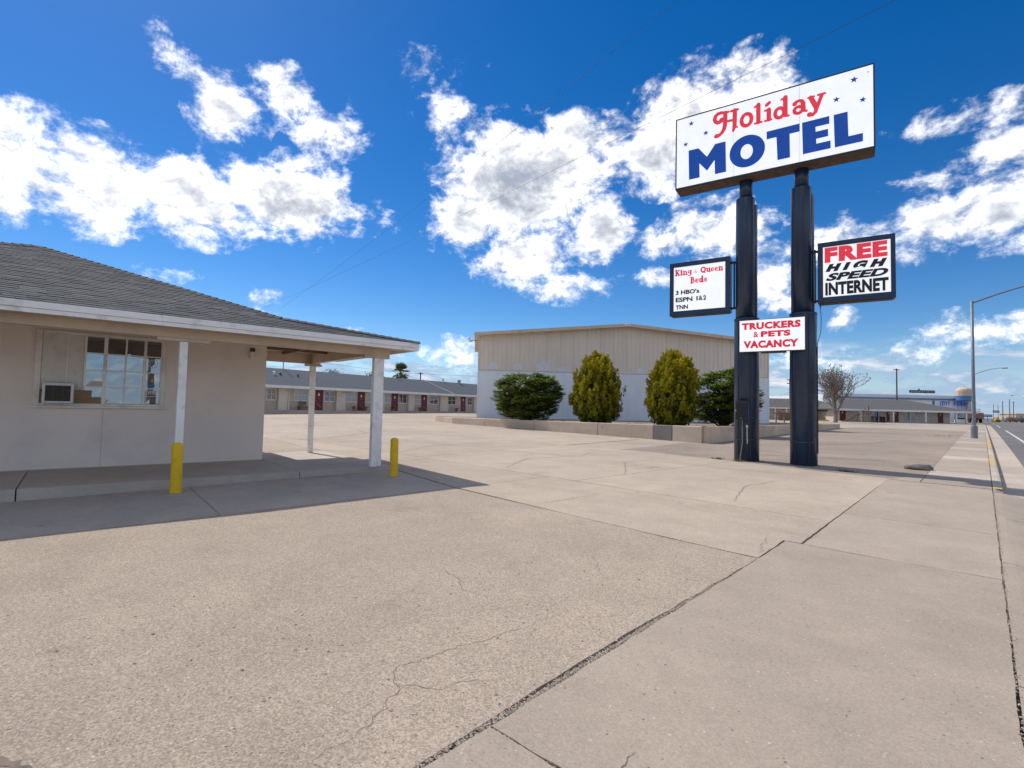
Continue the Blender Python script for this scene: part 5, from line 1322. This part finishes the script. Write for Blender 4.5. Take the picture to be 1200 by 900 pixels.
# ------------------------------------------------------------------ big white and blue store beyond
sx_, sy_ = S(90, 135); store = tag(empty('store_building', (sx_, sy_, .44), rad(SA)), 'large white store with blue top band and arched blue lettering', 'building')
STO = (90, 0, .44)
def stb(mb, n, mt, p=None): return mb.build(n, mt, p or store, STO)
QX = lambda p: (p - 600) * .225
stb(MB().box(82, QX(1131), 0, 30, .2, 7.0), 'wall', 'store_white')
stb(MB().box(82, QX(1131.5), -.3, -.002, 6.45, 7.25), 'parapet', 'white_paint'); stb(MB().box(82, QX(1133.5), -.36, -.302, 6.05, 6.44), 'blue_band', 'store_blue')
stb(MB().box(QX(1130.8), QX(1133.6), -1.2, .6, .2, 5.84), 'corner_pier', 'white_paint'); stb(MB().box(QX(1120), QX(1134), -1.3, -.37, 5.85, 6.4), 'blue_band', 'store_blue')
stb(MB().box(QX(1093), QX(1095), -.2, -.004, 4.4, 5.8), 'wall_stripe', 'store_blue')
for wd, px0, px1, za in (('CITY', 1101.5, 1110.5, 4.95), ('V', 1111.2, 1112.8, 5.05), ('I', 1116.8, 1118.2, 5.05), ('FURNC', 1120.2, 1133, 4.95)):
    stb(text_mb(wd, QX(px0), QX(px1), za - .35, za + .75, -.42 if px0 > 1116 else -.1, .03, depth=.02), 'lettering', 'ink_blue')
# roof board on posts
bp2 = S(QX(1073), 137); rb = tag(empty('roof_sign_board', (*bp2, 6.4), rad(SA)), 'dark weathered sign board raised on posts above the store roof', 'sign')
MB().box(0, QX(1103) - QX(1073), -.2, .1, 1.5, 2.25, .01).build('board', 'cabinet_dark', rb)
for xx in (.8, 4.2): MB().box(xx, xx + .2, -.1, .08, -1, 1.498).build('post', 'off_white', rb)
MB().box(2.4, 2.7, -.15, .05, 2.26, 2.65).build('finial', 'dark_metal', rb)
for k in range(13): MB().box(.25 + k * .5, .25 + k * .5 + random.uniform(.15, .4), -.215, -.201, 1.7 + random.uniform(0, .15), 1.95 + random.uniform(0, .15)).build('worn_mark', 'grey_metal', rb)
# tank
tk = S(QX(1122.2), 133); tank = tag(empty('water_tank', (*tk, 6.0), 0), 'tan domed tank with blue base above the store corner', 'tank')
MB().lathe([(1.62, .0), (1.65, 1.15)], 28).build('base_band', 'store_blue', tank); MB().lathe([(1.68, 1.152), (1.68, 2.55), (1.55, 2.95), (1.1, 3.3), (.5, 3.48), (.25, 3.5), (.22, 3.7), (.01, 3.72)], 28).build('dome', 'tank_tan', tank)
for k in range(4): a = k * pi / 2 + .4; MB().tube([(1.3 * cos(a), 1.3 * sin(a), -5.6), (1.3 * cos(a), 1.3 * sin(a), 0)], .06, 6).build('leg', 'brown_wood', tank)
for k in range(12): a = k * pi / 6; MB().box(-.03, .03, 1.68, 1.71, 1.2, 2.55).xf(Matrix.Rotation(a, 4, 'Z')).build('stave', 'tank_tan', tank)
# white cart / kiosk, dump trailer, brush
kp = S(QX(1122.5) * .95 / 1.0 - 0.0, 128); kp = B((1126.5 - 600) / 600, 112)
ki = tag(empty('vending_kiosk', (*kp, H(*kp)), rad(SA)), 'white and grey slatted kiosk under the far porch end', 'kiosk')
MB().box(-.85, .85, 0, .8, .0, .75, .02).build('counter', 'white_paint', ki); MB().box(-.85, .85, .1, .8, .752, 1.05).build('dark_band', 'rubber', ki); MB().box(-.85, .85, .05, .8, 1.052, 3.0, .02).build('cabinet', 'grey_metal', ki)
for zz in (1.6, 2.1, 2.6): MB().box(-.8, -.3, .02, .049, zz, zz + .25).build('vent', 'dark_metal', ki)
dp = B((1139.5 - 600) / 600, 118); dt = tag(empty('dump_trailer', (*dp, H(*dp)), rad(SA + 70)), 'rusty brown dump trailer parked beside the store', 'trailer')
MB().box(-2.4, 2.4, -1.1, 1.1, 1.0, 1.12).build('bed', 'trailer_brown', dt)
for yy in (-1.1, 1.04): MB().box(-2.4, 2.4, yy, yy + .06, 1.12, 2.3).build('side_board', 'trailer_brown', dt)
MB().box(2.34, 2.4, -1.03, 1.03, 1.12, 2.3).build('tail_board', 'trailer_brown', dt)
for xx in (-1.2, .9):
    for yy in (-1.15, .85): MB().lathe([(.25, 0), (.48, .02), (.5, .12), (.48, .28), (.25, .3)], 16).xf(Matrix.Translation((xx, yy + .3, .5)) @ Matrix.Rotation(pi / 2, 4, 'X')).build('wheel', 'rubber', dt)
MB().box(-2.0, 2.0, -.3, .3, .6, .998).build('chassis', 'dark_metal', dt)
for i, (px, ff, zz, sp_) in enumerate(((1137, 121, 2.6, 1.2), (1143.5, 121, 2.4, 1.1), (1183.5, 165, 1.4, 1.2), (1188.5, 168, 1.2, 1.0))):
    p = B((px - 600) / 600, ff); o = tag(empty('dry_bush', (*p, H(*p))), ['brown brush heaped behind the dump trailer', 'brown bush just right of the lamp post behind the trailer', 'tan roadside bush far down the street', 'low tan bush beside the far parked car'][i], 'bush', 'dry brown bushes by the street')
    MB().tube([(0, 0, 0), (0, 0, zz * .6)], [.1, .03], 5).build('stem', 'bark', o); mb = MB()
    for k in range(700): leafquad(mb, Vector((r.gauss(0, sp_ * .5), r.gauss(0, sp_ * .5), abs(r.gauss(zz * .6, zz * .32)))), Vector((r.gauss(0, 1), r.gauss(0, 1), r.gauss(.6, .8))), Vector((r.gauss(0, 1), r.gauss(0, 1), r.gauss(0, 1))), .35, .05, r.random())
    mb.build('foliage', 'leaf_dry', o, tint=True)


# ------------------------------------------------------------------ street lamps, utility poles, wires
def lamp(x, y, h, label, arm=4.0, sgn=1):
    z = H(x, y); o = tag(empty('street_lamp', (x, y, z)), label, 'street lamp', 'street lamps along the road')
    MB().lathe([(.115, .0), (.10, .55), (.085, 3), (.075, h)], 14).build('pole', 'lamp_metal', o, smooth=True)
    MB().lathe([(.165, -.05), (.165, .72), (.155, .76), (.11, .78)], 16).build('base_cover', 'lamp_metal', o)
    pts = []
    for i in range(11):
        t = i / 10; pts.append((sgn * arm * t, 0, h - .12 + .95 * sin(t * pi / 2)))
    MB().tube(pts, [.055 - .02 * i / 10 for i in range(11)], 8).build('arm', 'lamp_metal', o)
    hd = MB().box(sgn * arm - .05, sgn * arm + .65 if sgn > 0 else sgn * arm + .05, -.13, .13, h + .72, h + .88, .03) if sgn > 0 else MB().box(sgn * arm - .65, sgn * arm + .05, -.13, .13, h + .72, h + .88, .03)
    hdo = hd.build('lamp_head', 'grey_metal', o); MB().box(min(sgn * arm, sgn * arm + .5 * sgn), max(sgn * arm, sgn * arm + .5 * sgn), -.1, .1, h + .70, h + .718).build('lens', 'off_white', hdo)
    return o


lamp(-.40, 42.2, 8.45, 'grey street lamp standing on the sidewalk, the nearest one', 4.2)
lamp(-1.03, 112, 8.3, 'second street lamp, its pole lined up behind the nearest', 3.4)
lamp(12.5, 205, 8.6, 'far street lamp across the road with its arm to the left', 3.0, -1)
lamp(9.4, 214, 7.2, 'farthest street lamp across the road, shorter', 2.6, -1)


def upole(px, f, top, label, ca=1.2, n=1, r0=.16):
    p = B((px - 600) / 600, f); z = H(*p); o = tag(empty('utility_pole', (*p, z), rad(SA + 15)), label, 'utility pole', 'wooden utility poles')
    MB().lathe([(r0, -.2), (r0 * .7, top - z)], 10).build('pole', 'pole_wood', o)
    for k in range(n):
        zz = top - z - .35 - k * .7; MB().box(-ca, ca, -.06, .06, zz, zz + .12).build('crossarm', 'pole_wood', o)
        for xx in (-ca * .85, -ca * .3, ca * .3, ca * .85): MB().lathe([(.035, 0), (.05, .05), (.03, .14)], 6, (xx, 0, zz + .12)).build('insulator', 'insulator', o)
    return o


upole(1051.5, 112, 12.0, 'wooden utility pole standing behind the far motel roof', .9, 1, .17)
upole(926, 102, 8.6, 'utility pole just left of the right sign pole', .7, 2, .14)
upole(492.4, 108, 8.6, 'short utility pole above the wing roof right of the palm', .5, 1, .16)
upole(1188, 200, 8.2, 'short dark pole beside the far tan bushes', .4, 1, .14)
for i, (px, f, top) in enumerate(((1175.3, 170, 7.2), (1183.4, 176, 8.0), (1138.3, 185, 12.5), (1139.8, 190, 12.2))):
    p = B((px - 600) / 600, f); o = tag(empty('steel_pole', (*p, H(*p))), ['blue-grey steel pole right of the far double-post sign', 'slender steel pole before the tan bushes', 'tall thin flag pole left of the near lamp, left of the pair', 'tall thin flag pole left of the near lamp, right of the pair'][i], 'pole', 'slender steel poles far down the street')
    MB().lathe([(.16, 0), (.11, top - .4)], 8).build('pole', 'lamp_metal' if i < 2 else 'off_white', o); MB().lathe([(.1, top - .4), (.14, top - .3), (.02, top - .15)], 8).build('cap', 'grey_metal', o)


def wire(name, a, b_, sag, label, R_=.007):
    a, b_ = Vector(a), Vector(b_); pts = []
    for i in range(41):
        t = i / 40; p = a.lerp(b_, t); p.z -= sag * 4 * t * (1 - t); pts.append(p - a)
    o = MB().tube(pts, R_, 5).build(name, 'insulator'); o.location = a; tag(o, label, 'wire', 'overhead power lines'); return o


wire('power_line', (-62, 24, 12.6), (3.0, 16.5, 13.2), .3, 'lower power line passing behind the big sign')
wire('power_line', (-62, 26, 12.9), (1.6, 17.5, 19.5), .5, 'upper power line crossing the big cloud')
pA = (*B((492.4 - 600) / 600, 108), 8.3); pB = (*B(-.55, 75), 9.6); pC = (*B(.543, 102), 8.1)
wire('power_line', pA, pB, .5, 'thin wire above the wing roof left of the palm', .02); wire('power_line', pA, pC, .5, 'thin wire above the wing roof right of the palm', .02)

# ------------------------------------------------------------------ things far down the street
wlp = B((1145 - 600) / 600, 158); lw_ = tag(empty('low_wall', (*wlp, H(*wlp)), rad(SA)), 'long low white wall at the end of the street', 'wall')
for i in range(6): MB().box(i * 1.0, i * 1.0 + .985, 0, .2, 0, .8).build('wall_panel', 'store_white', lw_)
MB().box(-.05, 6.05, -.04, .24, .802, .9).build('coping', 'tank_tan', lw_)
bsp = B((1157.3 - 600) / 600, 156); bs_ = tag(empty('blue_street_sign', (*bsp, H(*bsp)), rad(SA)), 'wide blue sign on one post above the low white wall', 'sign')
MB().lathe([(.1, 0), (.1, 1.45)], 8).build('post', 'lamp_metal', bs_); MB().box(-1.45, 1.45, -.1, .1, 1.451, 2.25, .02).build('panel', 'store_blue', bs_)
for k in range(7): MB().box(-1.2 + k * .36, -1.0 + k * .36, -.115, -.101, 1.7 + .05 * (k % 2), 2.0 + .05 * (k % 3)).build('worn_mark', 'sticker_white', bs_)
tsp = B((1167.2 - 600) / 600, 160); ts = tag(empty('two_post_sign', (*tsp, H(*tsp)), rad(SA)), 'teal sign board hung between two tall posts', 'sign')
for xx in (-.7, .7): MB().lathe([(.07, 0), (.07, 5.4)], 8, (xx, 0, 0)).build('post', 'lamp_metal', ts)
MB().box(-1.0, 1.0, -.16, -.075, 2.9, 3.55, .01).build('panel', 'cabinet_navy', ts); MB().box(-.9, .9, -.17, -.161, 3.15, 3.3).build('stripe', 'store_white', ts)
ldp = B((1167.3 - 600) / 600, 155); ld = tag(empty('yellow_loader', (*ldp, H(*ldp)), rad(SA)), 'small yellow loader under the two-post sign', 'loader')
MB().box(-.5, .6, -.5, .5, .45, .95, .05).build('body', 'loader_yellow', ld); MB().box(-.1, .5, -.45, .45, .952, 1.5, .04).build('cab', 'loader_yellow', ld); MB().box(-1.0, -.55, -.6, .6, .2, .6, .03).build('bucket', 'loader_yellow', ld)
for xx in (-.3, .4):
    for yy in (-.6, .45): MB().lathe([(.15, 0), (.3, .01), (.3, .17), (.15, .18)], 14).xf(Matrix.Translation((xx, yy + .18, .3)) @ Matrix.Rotation(pi / 2, 4, 'X')).build('wheel', 'rubber', ld)


def car(px, f, rz, label, paint):
    p = B((px - 600) / 600, f); o = tag(empty('parked_car', (*p, H(*p) - (ROAD if p[0] > .9 else 0)), rz), label, 'car', 'far cars on the street')
    prof = [(-2.1, .35), (2.1, .35), (2.15, .7), (1.9, .86), (1.0, .95), (.4, 1.4), (-.9, 1.42), (-1.6, .98), (-2.12, .9)]
    mb = MB(); n = len(prof); mb.add([(x, -.82, z) for x, z in prof] + [(x, .82, z) for x, z in prof], [list(range(n)), list(range(2 * n - 1, n - 1, -1))] + [(i, n + i, n + (i + 1) % n, (i + 1) % n) for i in range(n)]); mb.build('body', paint, o)
    for yy in (-.826, .822): MB().add([(.9, yy, .97), (.38, yy, 1.34), (-.85, yy, 1.36), (-1.45, yy, 1.0)], [(0, 1, 2, 3)]).build('side_window', 'pane_dark', o)
    for xx in (-1.3, 1.35):
        for yy in (-.84, .64): MB().lathe([(.16, 0), (.32, .01), (.32, .19), (.16, .2)], 16).xf(Matrix.Translation((xx, yy + .2, .32)) @ Matrix.Rotation(pi / 2, 4, 'X')).build('wheel', 'rubber', o)
    return o


car(1197.5, 172, rad(SA + 8), 'dark car at the far right end of the street', 'car_paint')
car(1178.5, 182, rad(SA + 70), 'pale car far off between the steel poles', 'grey_metal')
mp_ = B((1203 - 600) / 600, 240); mh = tag(empty('tan_building', (*mp_, H(*mp_)), rad(SA)), 'low tan building at the far right edge', 'building')
MB().box(-5, 9, 0, 8, 0, 3.2).build('wall', 'tank_tan', mh); MB().box(-5.3, 9.3, -.4, 8.4, 3.202, 3.6).build('roof', 'tank_tan', mh)
for xx in (-3, 0, 3): MB().box(xx, xx + 1.2, -.06, -.004, 1, 2.2).build('window', 'pane_dark', mh)
# rock, weeds
rk = MB(); bm = bmesh.new(); bmesh.ops.create_icosphere(bm, subdivisions=3, radius=1)
for v_ in bm.verts:
    k_ = 1 + .3 * noise.noise(v_.co * 1.7) + .1 * noise.noise(v_.co * 5); v_.co = Vector((v_.co.x * .33 * k_, v_.co.y * .2 * k_, max(-.04, v_.co.z * .11 * k_)))
bm.verts.index_update(); rk.add([v_.co[:] for v_ in bm.verts], [[v_.index for v_ in f.verts] for f in bm.faces]); bm.free()
rko = rk.build('rock', 'stone', smooth=True); place(rko, (-1.28, 17.9, H(-1.28, 17.9) + .03), .3); tag(rko, 'flat dark rock lying at the edge of the sidewalk', 'rock')
for i, (x, y, s_) in enumerate(((-1.9, 44, .5), (-1.7, 46, .4), (-5.95, 15.75, .12), (-5.3, 15.6, .08), (-2.6, 15.6, .10))):
    mb = MB()
    for k in range(60):
        a = rw.uniform(0, 2 * pi); leafquad(mb, Vector((rw.gauss(0, s_), rw.gauss(0, s_ * .4), 0)), Vector((cos(a) * .9, sin(a) * .9, .7)), Vector((-sin(a), cos(a), 0)), rw.uniform(.04, .12), .012, rw.random())
    o = mb.build('weed', 'leaf_weed', tint=True); place(o, (x, y, H(x, y) - .012)); tag(o, ['yellow-green weed patch beside the far sidewalk edge', 'smaller weed patch beyond it along the sidewalk', 'yellow weed at the slab edge left of the sign pole', 'tiny yellow weed at the foot of the left sign pole', 'tiny yellow weed right of the sign poles'][i], 'weed', 'weeds in the paving')
